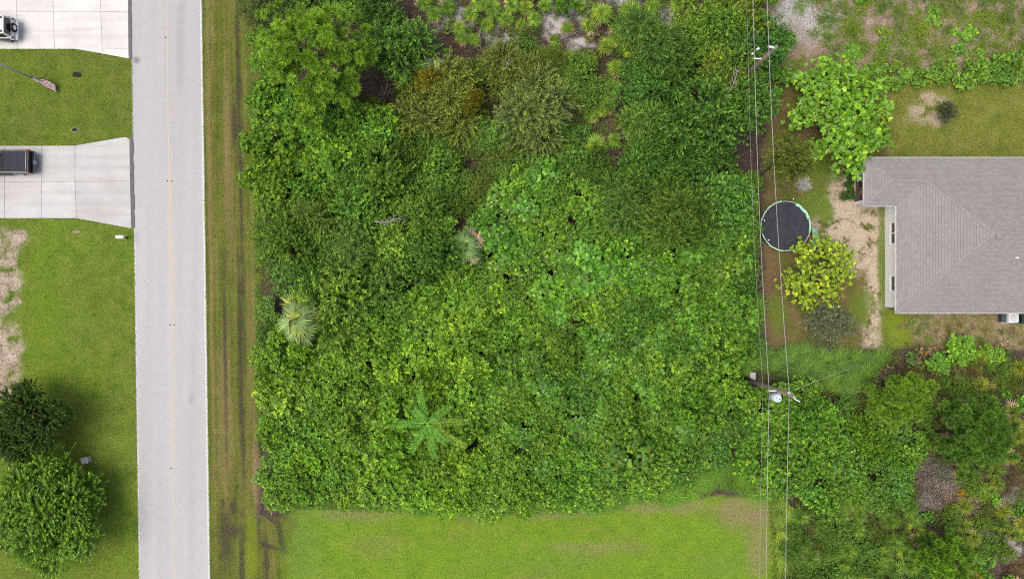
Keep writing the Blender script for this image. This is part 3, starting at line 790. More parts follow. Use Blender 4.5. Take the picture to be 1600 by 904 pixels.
# ------------------------------------------------------------------ power poles and lines
M['insulator'] = plain('insulator', (0.62, 0.66, 0.68), .3, vary=.08)
M['transformer'] = plain('transformer', (0.55, 0.62, 0.67), .4, vary=.10, scale=3)
M['wire'] = plain('wire', (0.36, 0.36, 0.35), .5, vary=.15)
PB = Vector((19.75, -7.55)); PA = Vector((18.6, 17.0)); HP = 10.6
def pole(P, label, lean=(0, 0)):
    root = empty('power_pole', (P.x, P.y, 0)); tag(root, label, 'power pole')
    m = MB(); m.tube([(0, 0, -.3), (lean[0] * .5, lean[1] * .5, HP * .5), (lean[0], lean[1], HP)], [.19, .165, .13], 14)
    m.build('shaft', M['pole_wood'], root); return root
rb = pole(PB, 'wooden power pole with a pale blue transformer beside the tall grass', (-.05, .1))
MB().tube([(-.05, .1, HP - .05), (.04, -.02, HP + .30)], [.05, .05], 8).build('pole_top_bracket', M['galv'], rb)
MB().tube([(-.30, .30, HP - .15), (-.30, .30, HP + .12)], [.09, .07], 12).build('insulator', M['insulator'], rb)
MB().tube([(-.03, .1, HP - .2), (.10, -.12, HP - .05), (.42, -.30, HP + .22)], [.04, .04, .05], 8).build('surge_arrester', M['insulator'], rb)
m = MB(); cx_, cy_ = -.28, -.42
m.tube([(cx_, cy_, 7.55), (cx_, cy_, 7.6), (cx_, cy_, 8.50), (cx_, cy_, 8.56)], [.27, .31, .31, .26], 22); tr_ = m.build('transformer', M['transformer'], rb)
for dx, dy in ((-.12, .05), (.12, -.06)): MB().tube([(cx_ + dx, cy_ + dy, 8.54), (cx_ + dx, cy_ + dy, 8.82)], [.055, .035], 10).build('bushing', M['insulator'], tr_)
MB().box(cx_ + .10, cx_ + .30, cy_ + .20, cy_ + .38, 7.7, 8.3).build('mounting_bracket', M['galv'], tr_)
MB().box(-.75, .0, .02, .10, 7.92, 8.0, .01).build('line_bracket', M['white_plastic'], rb)
MB().tube([(.12, .12, 5.5), (.15, .18, 7.5), (.10, .2, 9.4)], .03, 8).build('conduit', M['galv'], rb)
ra = pole(PA, 'wooden power pole standing in the north-east thicket', (.0, .05))
MB().box(-.75, .0, .02, .10, 7.92, 8.0, .01).build('line_bracket', M['white_plastic'], ra)
MB().tube([(-.72, .06, 8.0), (-.72, .06, 8.2)], [.06, .05], 10).build('insulator', M['insulator'], ra)
MB().tube([(-.55, .1, HP - .12), (-.05, .0, HP - .12)], .085, 12).build('insulator', M['insulator'], ra)
MB().tube([(-.62, .62, 8.3), (-.62, .55, 8.75)], [.10, .08], 12).build('fuse_cutout', M['insulator'], ra)
MB().tube([(-.86, .35, 8.0), (-.86, .35, 8.3)], [.09, .06], 12).build('lamp_head', M['insulator'], ra)
def wire(a, b, sag, r, label, n=24):
    a, b = Vector(a), Vector(b)
    pts = [a.lerp(b, i / n) - Vector((0, 0, sag * 4 * (i / n) * (1 - i / n))) for i in range(n + 1)]
    m = MB(); m.tube(pts, r, 6); o = m.build('power_line', M['wire'], None); tag(o, label, 'power line', 'power lines'); return o
pa, pb_ = (PA.x - .55, PA.y + .05, HP), (PB.x - .30, PB.y + .30, HP + .12)
na, nb_ = (PA.x - .72, PA.y + .06, 8.2), (PB.x - .72, PB.y + .06, 8.02)
wire(pa, pb_, .35, .020, 'right-hand power line between the two wooden poles')
wire(na, nb_, .40, .021, 'left-hand power line between the two wooden poles')
wire((na[0] - .12, na[1], 7.2), (nb_[0] - .1, nb_[1], 7.0), .45, .009, 'thin lowest cable between the two wooden poles')
wire(pa, (PA.x - .9, PA.y + 48, HP), .9, .020, 'right-hand power line from the upper pole to the top edge', 40)
wire(na, (PA.x - .9, PA.y + 48, 8.1), .9, .021, 'left-hand power line from the upper pole to the top edge', 40)
wire((na[0] - .12, na[1], 7.2), (PA.x - 1.0, PA.y + 48, 7.1), .9, .009, 'thin lowest cable from the upper pole to the top edge', 40)
wire(pb_, (PB.x - .2, PB.y - 48, HP), .9, .020, 'right-hand power line from the lower pole to the bottom edge', 40)
wire(nb_, (PB.x - .6, PB.y - 48, 8.1), .9, .021, 'left-hand power line from the lower pole to the bottom edge', 40)
wire((nb_[0] - .1, nb_[1], 7.0), (PB.x - .8, PB.y - 48, 7.0), .9, .009, 'thin lowest cable from the lower pole to the bottom edge', 40)
gx, gy = G(1392, 551)
m = MB(); m.tube([(PB.x, PB.y + .12, 9.3), (gx, gy, .02)], .014, 6); o = m.build('guy_wire', M['wire']); tag(o, 'steel guy wire from the lower power pole to the yard corner', 'wire')
X, Y = G(1171, 586); root = empty('utility_pedestal', (X, Y, 0)); tag(root, 'pale grey utility pedestal beside the foot of the power pole', 'utility box')
M['pedestal'] = plain('pedestal', (0.55, 0.50, 0.48), .7, vary=.1)
MB().box(-.20, .20, -.30, .30, -.05, .80, .03).build('body', M['pedestal'], root); MB().box(-.23, .23, -.34, .34, .80, .88, .02).build('lid', M['pedestal'], root)

# ------------------------------------------------------------------ small things on the west lawn
X, Y = G(187.5, 370, 1.15); root = empty('mailbox', (X, Y, 0)); tag(root, 'white mailbox on a post at the roadside lawn below the driveway', 'mailbox')
m = MB(); n = 10; prof = [(-.15, 1.0)] + [(-.15 * math.cos(math.pi * k / n), 1.17 + .15 * math.sin(math.pi * k / n)) for k in range(n + 1)] + [(.15, 1.0)]
a = [m.bm.verts.new((-.30, y, z)) for y, z in prof]; b = [m.bm.verts.new((.30, y, z)) for y, z in prof]
m.bm.faces.new(a); m.bm.faces.new(list(reversed(b)))
for k in range(len(prof)): m.bm.faces.new((a[k], b[k], b[(k + 1) % len(prof)], a[(k + 1) % len(prof)]))
m.build('box', M['white_plastic'], root)
MB().box(.302, .315, -.13, .13, 1.02, 1.28, .004).build('door', M['white_plastic'], root)
MB().box(-.06, .06, -.06, .06, -.1, .998).build('post', M['dark_plastic'], root)
MB().box(.05, .09, .153, .17, 1.1, 1.32).build('flag', M['red_lens'], root)
M['lid_dark'] = plain('lid_dark', (0.018, 0.018, 0.017), .9, vary=.3)
M['lid_tan'] = plain('lid_tan', (0.27, 0.22, 0.14), .9, vary=.25)
def valve_box(px, py, w, d, mat, rim, label, rot=0.0):
    X, Y = G(px, py); root = empty('valve_box', (X, Y, 0), rot); tag(root, label, 'valve box')
    m = MB(); n = 20
    o_ = [(w / 2 * math.copysign(abs(math.cos(q)) ** .6, math.cos(q)), d / 2 * math.copysign(abs(math.sin(q)) ** .6, math.sin(q))) for q in [2 * math.pi * k / n for k in range(n)]]
    m.poly(o_, -.02, .04).build('lid', mat, root)
    m = MB(); A_ = [m.bm.verts.new((x * 1.02, y * 1.02, .045)) for x, y in o_]; B_ = [m.bm.verts.new((x * 1.16, y * 1.16, .03)) for x, y in o_]; C_ = [m.bm.verts.new((x * 1.16, y * 1.16, -.02)) for x, y in o_]
    for k in range(n):
        j = (k + 1) % n; m.bm.faces.new((A_[k], B_[k], B_[j], A_[j])); m.bm.faces.new((B_[k], C_[k], C_[j], B_[j]))
    m.build('rim', rim, root)
valve_box(120.5, 117, .62, .36, M['lid_dark'], M['lid_dark'], 'black valve box in the lawn nearest the upper driveway', -.1)
valve_box(117.5, 203, .50, .26, M['lid_dark'], M['concrete'], 'dark valve box with a pale rim just above the lower driveway')
valve_box(120, 362, .66, .24, M['lid_tan'], M['lid_tan'], 'tan valve box lid in the lawn just below the lower driveway')
X, Y = G(132.5, 719, .5); root = empty('cable_box', (X, Y, 0), .15); tag(root, 'small grey utility cabinet peeping out beside the big bright tree', 'utility box')
MB().box(-.27, .27, -.24, .24, -.05, .52, .03).build('body', M['concrete'], root); MB().box(-.30, .30, -.27, .27, .52, .58, .02).build('lid', M['concrete'], root)
# flagpole: the foot stands on the lawn, the top leaves the picture; the flag hangs low
X, Y = G(58, 125.5); root = empty('flagpole', (X, Y, 0)); tag(root, 'tall grey flagpole on the lawn between the two driveways', 'flagpole')
MB().tube([(0, 0, -.1), (0, 0, 3.2), (0, 0, 6.4)], [.085, .075, .06], 12).build('pole', M['galv'], root)
MB().disc((0, 0), .16, .05, 20, .07).build('base', M['concrete'], root)
MB().tube([(.10, -.03, .9), (.085, -.02, 6.3)], .012, 6).build('halyard', M['wire'], root)
t = NT('flag_cloth')
uv = t.n('ShaderNodeUVMap').outputs[0]; sp = t.n('ShaderNodeSeparateXYZ'); t.put(sp.inputs[0], uv)
st = t.math('GREATER_THAN', t.math('FRACT', t.math('MULTIPLY', sp.outputs[1], 6.5)), 0.5)
c = t.mix(st, (0.42, 0.05, 0.07), (0.80, 0.80, 0.80))
can = t.math('MULTIPLY', t.math('LESS_THAN', sp.outputs[0], 0.40), t.math('GREATER_THAN', sp.outputs[1], 0.46))
vo = t.n('ShaderNodeTexVoronoi'); t.put(vo.inputs['Vector'], t.scale(uv, (16, 10, 1))); vo.inputs['Scale'].default_value = 1.0; vo.inputs['Randomness'].default_value = 0.0
c = t.mix(can, c, t.mix(t.math('LESS_THAN', vo.outputs['Distance'], .28), (0.03, 0.05, 0.16), (0.75, 0.75, 0.78)))
M['flag'] = t.out(c, .8, .2)
bm = bmesh.new(); uvl = bm.loops.layers.uv.new('UVMap'); nx, ny = 26, 12; grid = []
for i in range(nx + 1):
    row = []
    for j in range(ny + 1):
        u, w = i / nx, j / ny
        x = .12 + 1.75 * u; y = -.05 - .62 * u - .16 * u * u + .05 * math.sin(u * 9 + w * 2) + (w - .5) * (.26 + .52 * u)
        z = .80 + .30 * (w - .5) - .42 * u + .06 * math.sin(u * 7 + w * 4)
        row.append(bm.verts.new((x, y, z)))
    grid.append(row)
for i in range(nx):
    for j in range(ny):
        f = bm.faces.new((grid[i][j], grid[i + 1][j], grid[i + 1][j + 1], grid[i][j + 1])); f.smooth = True
        for lp, (a_, b_) in zip(f.loops, ((i, j), (i + 1, j), (i + 1, j + 1), (i, j + 1))): lp[uvl].uv = (a_ / nx, b_ / ny)
bmesh.ops.solidify(bm, geom=list(bm.faces), thickness=.008)
me = bpy.data.meshes.new('flag'); bm.to_mesh(me); bm.free()
link('flag', me, M['flag'], root)['label'] = 'red and white striped flag with blue canton blown low'

# ------------------------------------------------------------------ vehicles (both face west, tails to the road)
def wheel(root, x, y, r, w):
    s = 1 if y > 0 else -1
    wh = empty('wheel', (x, y, r)); wh.parent = root
    m = MB(); m.ring((0, 0, 0), r - .11, .11, 28, 8)
    for v in m.bm.verts: v.co = Vector((v.co.x, v.co.z * w / .22, v.co.y))
    m.build('tyre', M['rubber'], wh)
    m = MB(); m.tube([(0, -.05, 0), (0, s * (w / 2 - .03), 0)], [r - .15, r - .13], 20)
    for k in range(5):
        a = k * 2 * math.pi / 5; m.tube([(0, s * (w / 2 - .02), 0), (math.cos(a) * (r - .17), s * (w / 2 - .01), math.sin(a) * (r - .17))], .035, 6)
    m.build('rim', M['metal'], wh)
def car_paint(name, col, rough):
    t = NT(name); n = t.noise(3, 3, .5)
    return t.out(t.mix(t.mapr(n, .4, .6), col, tuple(x * .88 for x in col)), rough, .5, **{'Coat Weight': .5, 'Coat Roughness': .08})
M['paint_black'] = car_paint('paint_black', (0.018, 0.018, 0.021), .3)
M['paint_white'] = car_paint('paint_white', (0.74, 0.76, 0.78), .35)
M['tonneau'] = plain('tonneau', (0.028, 0.031, 0.040), .8, vary=.12, scale=6)
M['bumper_dark'] = plain('bumper_dark', (0.085, 0.09, 0.11), .35, metal=.5, vary=.2)
X, Y = G(53.0, 253.5, .7)
tk = empty('pickup_truck', (X, Y, 0.068), 0.0); tag(tk, 'black pickup truck with a covered bed parked on the lower driveway', 'pickup truck')
pb2 = M['paint_black']
MB().box(-2.45, -.16, -.98, .98, .50, 1.10, .06).build('bed_body', pb2, tk)
for s in (-1, 1): MB().box(-2.40, -.20, s * .90 - .07, s * .90 + .07, 1.06, 1.24, .03).build('bed_rail', pb2, tk)
for k in range(3):
    x0 = -2.36 + k * .70; MB().box(x0, x0 + .69, -.82, .82, 1.19, 1.245, .012).build('cover_panel', M['tonneau'], tk)
MB().tube([(-.27, -.80, 1.245), (-.27, .80, 1.245)], .025, 8).build('cover_edge_rail', M['galv'], tk)
MB().box(-.225, -.14, -.80, .80, .62, 1.22, .025).build('tailgate', pb2, tk)
MB().box(-.135, -.115, -.13, .13, .98, 1.08, .006).build('tailgate_handle', M['dark_plastic'], tk)
for s in (-1, 1): MB().box(-.24, -.11, s * .90 - .085, s * .90 + .085, .78, 1.20, .03).build('tail_light', M['red_lens'], tk)
m = MB(); m.hexa([(-.11, -.97, .46), (.10, -.86, .46), (.10, .86, .46), (-.11, .97, .46)], [(-.11, -.97, .70), (.12, -.84, .70), (.12, .84, .70), (-.11, .97, .70)], .03); bp = m.build('rear_bumper', M['bumper_dark'], tk)
for s in (-1, 1): MB().box(-.07, .08, s * .52 - .26, s * .52 + .26, .702, .715, .004).build('step_pad', M['tonneau'], bp)
MB().hexa([(.125, -.15, .52), (.13, -.15, .52), (.13, .15, .52), (.125, .15, .52)], [(.05, -.15, .74), (.06, -.15, .75), (.06, .15, .75), (.05, .15, .74)]).build('licence_plate', M['white_plastic'], bp)
MB().box(.10, .26, -.05, .05, .40, .46, .01).build('tow_hitch', M['dark_plastic'], bp)
MB().box(-5.75, -2.47, -.98, .98, .50, 1.08, .08).build('front_body', pb2, tk)
MB().hexa([(-5.70, -.94, 1.06), (-4.30, -.94, 1.06), (-4.30, .94, 1.06), (-5.70, .94, 1.06)], [(-5.60, -.86, 1.17), (-4.30, -.88, 1.26), (-4.30, .88, 1.26), (-5.60, .86, 1.17)], .04).build('hood', pb2, tk)
cb = MB().hexa([(-4.45, -.93, 1.05), (-2.52, -.93, 1.05), (-2.52, .93, 1.05), (-4.45, .93, 1.05)], [(-3.75, -.74, 1.86), (-2.66, -.74, 1.86), (-2.66, .74, 1.86), (-3.75, .74, 1.86)], .07, 3).build('cab', pb2, tk)
MB().hexa([(-2.535, -.74, 1.22), (-2.515, -.74, 1.22), (-2.515, .74, 1.22), (-2.535, .74, 1.22)], [(-2.65, -.62, 1.74), (-2.615, -.62, 1.74), (-2.615, .62, 1.74), (-2.65, .62, 1.74)]).build('rear_window', M['glass'], cb)
MB().hexa([(-4.34, -.74, 1.22), (-4.29, -.74, 1.20), (-4.29, .74, 1.20), (-4.34, .74, 1.22)], [(-3.89, -.63, 1.74), (-3.84, -.63, 1.72), (-3.84, .63, 1.72), (-3.89, .63, 1.74)]).build('windscreen', M['glass'], cb)
for s in (-1, 1):
    MB().hexa([(-4.05, s * .885, 1.22), (-2.75, s * .885, 1.22), (-2.75, s * .90, 1.22), (-4.05, s * .90, 1.22)], [(-3.72, s * .775, 1.70), (-2.80, s * .775, 1.70), (-2.80, s * .79, 1.70), (-3.72, s * .79, 1.70)]).build('side_window', M['glass'], cb)
    MB().box(-4.20, -4.02, s * 1.10 - .11, s * 1.10 + .11, 1.16, 1.36, .03).build('mirror', M['dark_plastic'], tk)
    MB().box(-5.80, -5.68, s * .74 - .18, s * .74 + .18, .84, 1.02, .02).build('headlight', M['white_plastic'], tk)
    MB().box(-4.3, -1.9, s * 1.02 - .05, s * 1.02 + .05, .40, .46, .015).build('side_step', M['dark_plastic'], tk)
    for x in (-4.85, -1.20): wheel(tk, x, s * .87, .39, .26)
MB().tube([(-2.50, -.70, 1.30), (-2.46, -.66, 1.80), (-2.46, .66, 1.80), (-2.50, .70, 1.30)], .035, 8).build('headache_rack', M['dark_plastic'], tk)
for s in (-1, 1): MB().box(-2.60, -2.44, s * .60 - .06, s * .60 + .06, 1.82, 1.90, .02).build('work_light', M['white_plastic'], tk)

X, Y = G(21.5, 44, 1.0)
sv = empty('off_road_car', (X, Y, 0.068), 0.0); tag(sv, 'white off-road car with a spare wheel on its tail on the upper driveway', 'car')
pw = M['paint_white']
MB().box(-4.05, -.10, -.90, .90, .50, 1.10, .07).build('body', pw, sv)
MB().hexa([(-4.0, -.82, 1.08), (-2.75, -.86, 1.08), (-2.75, .86, 1.08), (-4.0, .82, 1.08)], [(-3.95, -.74, 1.17), (-2.75, -.80, 1.22), (-2.75, .80, 1.22), (-3.95, .74, 1.17)], .04).build('hood', pw, sv)
tp = MB().hexa([(-2.85, -.86, 1.08), (-.14, -.86, 1.08), (-.14, .86, 1.08), (-2.85, .86, 1.08)], [(-2.45, -.74, 1.80), (-.26, -.74, 1.80), (-.26, .74, 1.80), (-2.45, .74, 1.80)], .06, 3).build('hard_top', pw, sv)
for s in (-1, 1):
    MB().box(-1.45, -.72, s * .33 - .27, s * .33 + .27, 1.798, 1.815, .006).build('roof_panel', M['glass'], tp)
    MB().box(-.58, -.36, s * .56 - .09, s * .56 + .09, 1.799, 1.812, .004).build('roof_vent', M['dark_plastic'], tp)
    MB().hexa([(-2.6, s * .845, 1.20), (-.35, s * .845, 1.20), (-.35, s * .86, 1.20), (-2.6, s * .86, 1.20)], [(-2.38, s * .76, 1.70), (-.42, s * .76, 1.70), (-.42, s * .778, 1.70), (-2.38, s * .778, 1.70)]).build('side_window', M['glass'], tp)
    MB().box(-.12, -.06, s * .78 - .07, s * .78 + .07, .80, 1.04, .015).build('tail_light', M['red_lens'], sv)
    MB().box(-2.7, -2.5, s * 1.0 - .1, s * 1.0 + .1, 1.15, 1.33, .03).build('mirror', M['dark_plastic'], sv)
    MB().box(-4.09, -4.0, s * .62 - .12, s * .62 + .12, .80, 1.02, .03).build('headlight', M['white_plastic'], sv)
    for x in (-3.35, -.85): wheel(sv, x, s * .80, .40, .26)
    MB().box(-3.85, -2.85, s * .94 - .06, s * .94 + .06, .82, .92, .03).build('fender_flare', M['dark_plastic'], sv); MB().box(-1.35, -.35, s * .94 - .06, s * .94 + .06, .82, .92, .03).build('fender_flare', M['dark_plastic'], sv)
MB().hexa([(-.16, -.70, 1.16), (-.125, -.70, 1.16), (-.125, .70, 1.16), (-.16, .70, 1.16)], [(-.27, -.64, 1.70), (-.235, -.64, 1.72), (-.235, .64, 1.72), (-.27, .64, 1.70)]).build('rear_window', M['glass'], tp)
MB().hexa([(-2.80, -.70, 1.22), (-2.755, -.70, 1.20), (-2.755, .70, 1.20), (-2.80, .70, 1.22)], [(-2.56, -.64, 1.70), (-2.51, -.64, 1.68), (-2.51, .64, 1.68), (-2.56, .64, 1.70)]).build('windscreen', M['glass'], tp)
MB().box(-.08, .10, -.86, .86, .48, .66, .04).build('rear_bumper', M['paint_white'], sv)
sw = empty('spare_wheel', (.06, 0, 1.02)); sw.parent = sv
m = MB(); m.ring((0, 0, 0), .27, .11, 30, 8)
for v in m.bm.verts: v.co = Vector((v.co.z * 1.05, v.co.x, v.co.y))
m.build('tyre', M['rubber'], sw)
m = MB(); m.tube([(-.06, 0, 0), (.09, 0, 0)], [.20, .18], 22); m.tube([(.09, 0, 0), (.13, 0, 0)], [.06, .05], 12); m.build('rim', M['paint_white'], sw)

# ------------------------------------------------------------------ plants: mesh builders
def nrm(a): return a / np.maximum(np.linalg.norm(a, axis=-1, keepdims=True), 1e-6)

def perp(d):
    ref = np.where(np.abs(d[:, 2:3]) < 0.9, np.array([[0, 0, 1.0]]), np.array([[1.0, 0, 0]]))
    a = nrm(np.cross(d, ref)); return a, np.cross(d, a)

def leaves(P, D, Nn, L, W, droop=0.15, shape=4, fold=0.12):
    """one leaf for each row: base P, direction D, upper side Nn. shape 4: a lance-shaped blade, 6: a broad oval one"""
    n = len(P)
    L = np.broadcast_to(np.asarray(L, float).reshape(-1, 1), (n, 1)); W = np.broadcast_to(np.asarray(W, float).reshape(-1, 1), (n, 1))
    D = nrm(D); Sd = nrm(np.cross(D, Nn)); U = np.cross(Sd, D)
    if shape == 4:
        V = np.stack([P, P + D * L * .48 + Sd * W * .5 + U * W * fold, P + D * L - U * L * droop, P + D * L * .48 - Sd * W * .5 + U * W * fold], 1)
        return V.reshape(-1, 3), np.arange(n * 4).reshape(n, 4)
    V = np.stack([P, P + D * L * .28 + Sd * W * .44 + U * W * fold, P + D * L * .68 + Sd * W * .46 + U * W * fold - U * L * droop * .4,
                  P + D * L - U * L * droop, P + D * L * .68 - Sd * W * .46 + U * W * fold - U * L * droop * .4, P + D * L * .28 - Sd * W * .44 + U * W * fold], 1)
    return V.reshape(-1, 3), np.arange(n * 6).reshape(n, 6)

def lobes(g, R, H, n, spread=0.70, rr=(0.18, 0.40), dome=.42):
    a = g.uniform(0, 2 * np.pi, n); q = np.sqrt(g.uniform(0.0, 1, n)) * R * spread
    r = g.uniform(*rr, n) * R
    z = H * (0.84 - dome * (q / R) ** 2) + g.uniform(-.5 * dome, .3 * dome, n) * H - r * 0.6
    c = np.stack([q * np.cos(a), q * np.sin(a), np.maximum(z, .18 * H)], 1)
    return c, r

def shell(g, c, r, n, zmin=-0.25, thick=0.35, squash=0.85):
    """points spread over the outside of the lobes"""
    w = r ** 2 / (r ** 2).sum()
    k = g.choice(len(c), n * 3, p=w)
    d = nrm(g.normal(size=(n * 3, 3))); d[:, 2] = np.abs(d[:, 2]) * np.where(g.random(n * 3) < 0.85, 1, -0.4)
    ok = d[:, 2] > zmin
    k, d = k[ok], d[ok]
    ph = c[k, :1] * 9.0 + c[k, 1:2] * 5.0
    wav = (np.sin(d * 5.0 + ph).sum(1) + .6 * np.sin(d * 11.0 + ph * 2).sum(1)) * 0.085
    f = (1 - thick * g.random(len(k)) ** 2) * (1 + wav) * np.where(g.random(len(k)) < .16, g.uniform(1.05, 1.4, len(k)), 1.0)
    P = c[k] + d * (r[k] * f)[:, None] * np.array([1, 1, squash])
    inside = np.zeros(len(P), bool)
    for i in range(len(c)):
        inside |= (np.linalg.norm((P - c[i]) / np.array([1, 1, squash]), axis=1) < r[i] * 0.62) & (k != i)
    P, d = P[~inside][:n], d[~inside][:n]
    return P, d

def rosettes(g, P, d, per, L, W, tilt=(45, 85), up=0.7, jit=0.35, shape=4, droop=0.18, height=None):
    """a whorl of leaves at the end of every twig"""
    n = len(P)
    ax = nrm(d * 0.6 + np.array([0, 0, up]) + g.normal(size=(n, 3)) * jit)
    A, B = perp(ax)
    az = (np.arange(per)[None, :] / per * 2 * np.pi + g.uniform(0, 6.28, (n, 1)) + g.normal(size=(n, per)) * 0.25)
    ti = np.radians(g.uniform(*tilt, (n, per)))
    rad = A[:, None] * np.cos(az)[..., None] + B[:, None] * np.sin(az)[..., None]
    D = ax[:, None] * np.cos(ti)[..., None] + rad * np.sin(ti)[..., None]
    Nn = ax[:, None] * np.sin(ti)[..., None] - rad * np.cos(ti)[..., None]
    s = g.uniform(0.7, 1.2, (n, per))
    V, F = leaves(np.repeat(P, per, 0), D.reshape(-1, 3), Nn.reshape(-1, 3), (L * s).ravel(), (W * s).ravel(), droop, shape)
    zz = P[:, 2]; hn = (zz - zz.min()) / max(np.ptp(zz), .01)
    at = np.clip(g.beta(2, 2.2, n), 0, 1)
    return V, F, np.repeat(at, per * shape)

def brush(g, P, d, length, per, L, W, up=0.5, jit=0.3, tilt=(35, 70), droop=0.1, flat=1.0):
    """leafy twigs: leaves set along a short axis"""
    n = len(P)
    d = d * np.array([1, 1, flat])
    ax = nrm(d * 0.8 + np.array([0, 0, up]) + g.normal(size=(n, 3)) * jit)
    A, B = perp(ax)
    tt = np.linspace(0, 1, per)[None, :] + g.uniform(-.05, .05, (n, per))
    az = np.arange(per)[None, :] * 2.4 + g.uniform(0, 6.28, (n, 1))
    ti = np.radians(g.uniform(*tilt, (n, per)) * (1 - 0.45 * np.clip(tt, 0, 1)))
    rad = A[:, None] * np.cos(az)[..., None] + B[:, None] * np.sin(az)[..., None]
    D = ax[:, None] * np.cos(ti)[..., None] + rad * np.sin(ti)[..., None]
    Nn = ax[:, None] * np.sin(ti)[..., None] - rad * np.cos(ti)[..., None]
    ln = length * g.uniform(.6, 1.25, (n, 1))
    Q = P[:, None] + ax[:, None] * (tt * ln)[..., None] - np.array([0, 0, 1]) * (droop * (tt * ln) ** 2)[..., None]
    s = g.uniform(0.75, 1.2, (n, per))
    V, F = leaves(Q.reshape(-1, 3), D.reshape(-1, 3), Nn.reshape(-1, 3), (L * s).ravel(), (W * s).ravel(), 0.12, 4)
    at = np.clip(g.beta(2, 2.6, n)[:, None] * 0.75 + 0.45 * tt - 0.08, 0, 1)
    return V, F, np.repeat(at.ravel(), 4)

def puffs(g, P, d, per, L, W):
    """tufts of pine needles: the needles fan out from the shoot tip"""
    n = len(P)
    ax = nrm(d * 0.7 + np.array([0, 0, 0.6]))
    dd = nrm(g.normal(size=(n, per, 3)) + ax[:, None] * 0.75)
    A = nrm(g.normal(size=(n, per, 3)))
    s = g.uniform(0.75, 1.15, (n, per))
    Q = P[:, None] - ax[:, None] * g.uniform(0, 0.22, (n, per, 1))
    V, F = leaves(Q.reshape(-1, 3), dd.reshape(-1, 3), A.reshape(-1, 3), (L * s).ravel(), W, 0.05, 4, 0.0)
    at = np.clip(g.beta(2, 2.2, n)[:, None] * .8 + g.uniform(-.1, .25, (n, per)), 0, 1)
    return V, F, np.repeat(at.ravel(), 4)

def join(parts):
    Vs, Fs, As, o = [], [], [], 0
    for V, F, a in parts:
        Vs.append(V); Fs.append(F + o); As.append(a); o += len(V)
    return np.concatenate(Vs), np.concatenate(Fs), np.concatenate(As)

def limbs(g, ends, base_r=0.09, fork=0.35, n=6, wob=0.12, top=0.02):
    """trunk from the ground that forks to every end point"""
    m = MB()
    ends = [Vector(e) for e in ends]
    fx = sum((e.x for e in ends)) / len(ends) * .3; fy = sum((e.y for e in ends)) / len(ends) * .3
    zf = min(e.z for e in ends) * fork
    f = Vector((fx, fy, max(zf, .15)))
    m.tube([(0, 0, -0.1), (fx * .5, fy * .5, f.z * .5), f], [base_r * 1.25, base_r, base_r * .85], n)
    for e in ends:
        mid = f.lerp(e, .5) + Vector(g.normal(size=3) * wob * (e - f).length)
        mid2 = f.lerp(e, .78) + Vector(g.normal(size=3) * wob * .6 * (e - f).length)
        m.tube([f, mid, mid2, e], [base_r * .6, base_r * .42, base_r * .28, top], 5)
    bmesh.ops.recalc_face_normals(m.bm, faces=list(m.bm.faces))
    me = bpy.data.meshes.new('trunk'); m.bm.to_mesh(me); m.bm.free(); me.materials.append(M['bark'])
    return me

# every species: nominal radius and height, crown meshes and trunk meshes of several individuals
SPEC = {}
def species(key, R, H, nvar, fn, mat, seed, nl=13, base_r=0.08, spread=.70, rr=(.18, .40), dome=.42):
    out = []
    for i in range(nvar):
        g = np.random.default_rng(seed * 100 + i)
        c, r = lobes(g, R, H, nl + int(g.integers(-1, 3)), spread, rr, dome)
        V, F, a = fn(g, c, r)
        me = np_mesh(key + '_crown', V, F, a); me.materials.append(mat)
        ends = c[: min(len(c), 8)] + np.array([0, 0, .1])
        out.append((me, limbs(g, ends, base_r)))
    SPEC[key] = (R, H, out)

species('glossy', 2.0, 3.6, 6, lambda g, c, r: rosettes(g, *shell(g, c, r, 440, thick=.55), 8, 0.24, 0.105, (30, 80)), M['leaf'], 1, nl=16, spread=.8, dome=.32)
species('small', 1.8, 3.4, 5, lambda g, c, r: rosettes(g, *shell(g, c, r, 660, thick=.55), 7, 0.17, 0.08, (30, 80)), M['leaf'], 2, nl=16, spread=.8, dome=.32)
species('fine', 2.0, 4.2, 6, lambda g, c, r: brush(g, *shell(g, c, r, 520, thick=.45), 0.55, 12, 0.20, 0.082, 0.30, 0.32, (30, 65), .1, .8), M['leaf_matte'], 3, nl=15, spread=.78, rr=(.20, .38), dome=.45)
species('vine', 1.9, 3.2, 5, lambda g, c, r: join([rosettes(g, *shell(g, c, r, 400, thick=.5), 4, 0.21, 0.19, (55, 95), 0.9, 0.4, 6, 0.22)]), M['leaf'], 4, nl=16, spread=.8, dome=.32)
species('whorl', 1.9, 4.0, 4, lambda g, c, r: join([rosettes(g, *shell(g, c, r, 420, thick=.6), 9, 0.24, 0.10, (25, 75), 0.55, 0.3)]), M['leaf'], 5)
species('wisp', 2.2, 5.0, 5, lambda g, c, r: brush(g, *shell(g, c, r, 700, thick=.55), 0.62, 17, 0.21, 0.036, 0.15, 0.40, (25, 55), 0.35, .6), M['leaf_matte'], 6)
species('spike', 4.2, 6.5, 2, lambda g, c, r: brush(g, *shell(g, c, r, 2900, thick=.35), 0.62, 18, 0.20, 0.08, 0.15, 0.22, (35, 65), 0.02), M['leaf'], 7, nl=30, base_r=.2, spread=.8, rr=(.14, .30))
species('oak', 2.8, 6.5, 4, lambda g, c, r: join([brush(g, *shell(g, c, r, 760, thick=.45), 0.62, 13, 0.21, 0.085, 0.30, 0.32, (30, 65), .1, .8)]), M['leaf_matte'], 8, nl=20, base_r=.14, spread=.78, rr=(.15, .32))
species('grey', 1.5, 1.6, 3, lambda g, c, r: brush(g, *shell(g, c, r, 420, thick=.7), 0.45, 16, 0.18, 0.026, 0.5, 0.5, (20, 55), 0.2), M['leaf_matte'], 9, base_r=.05)
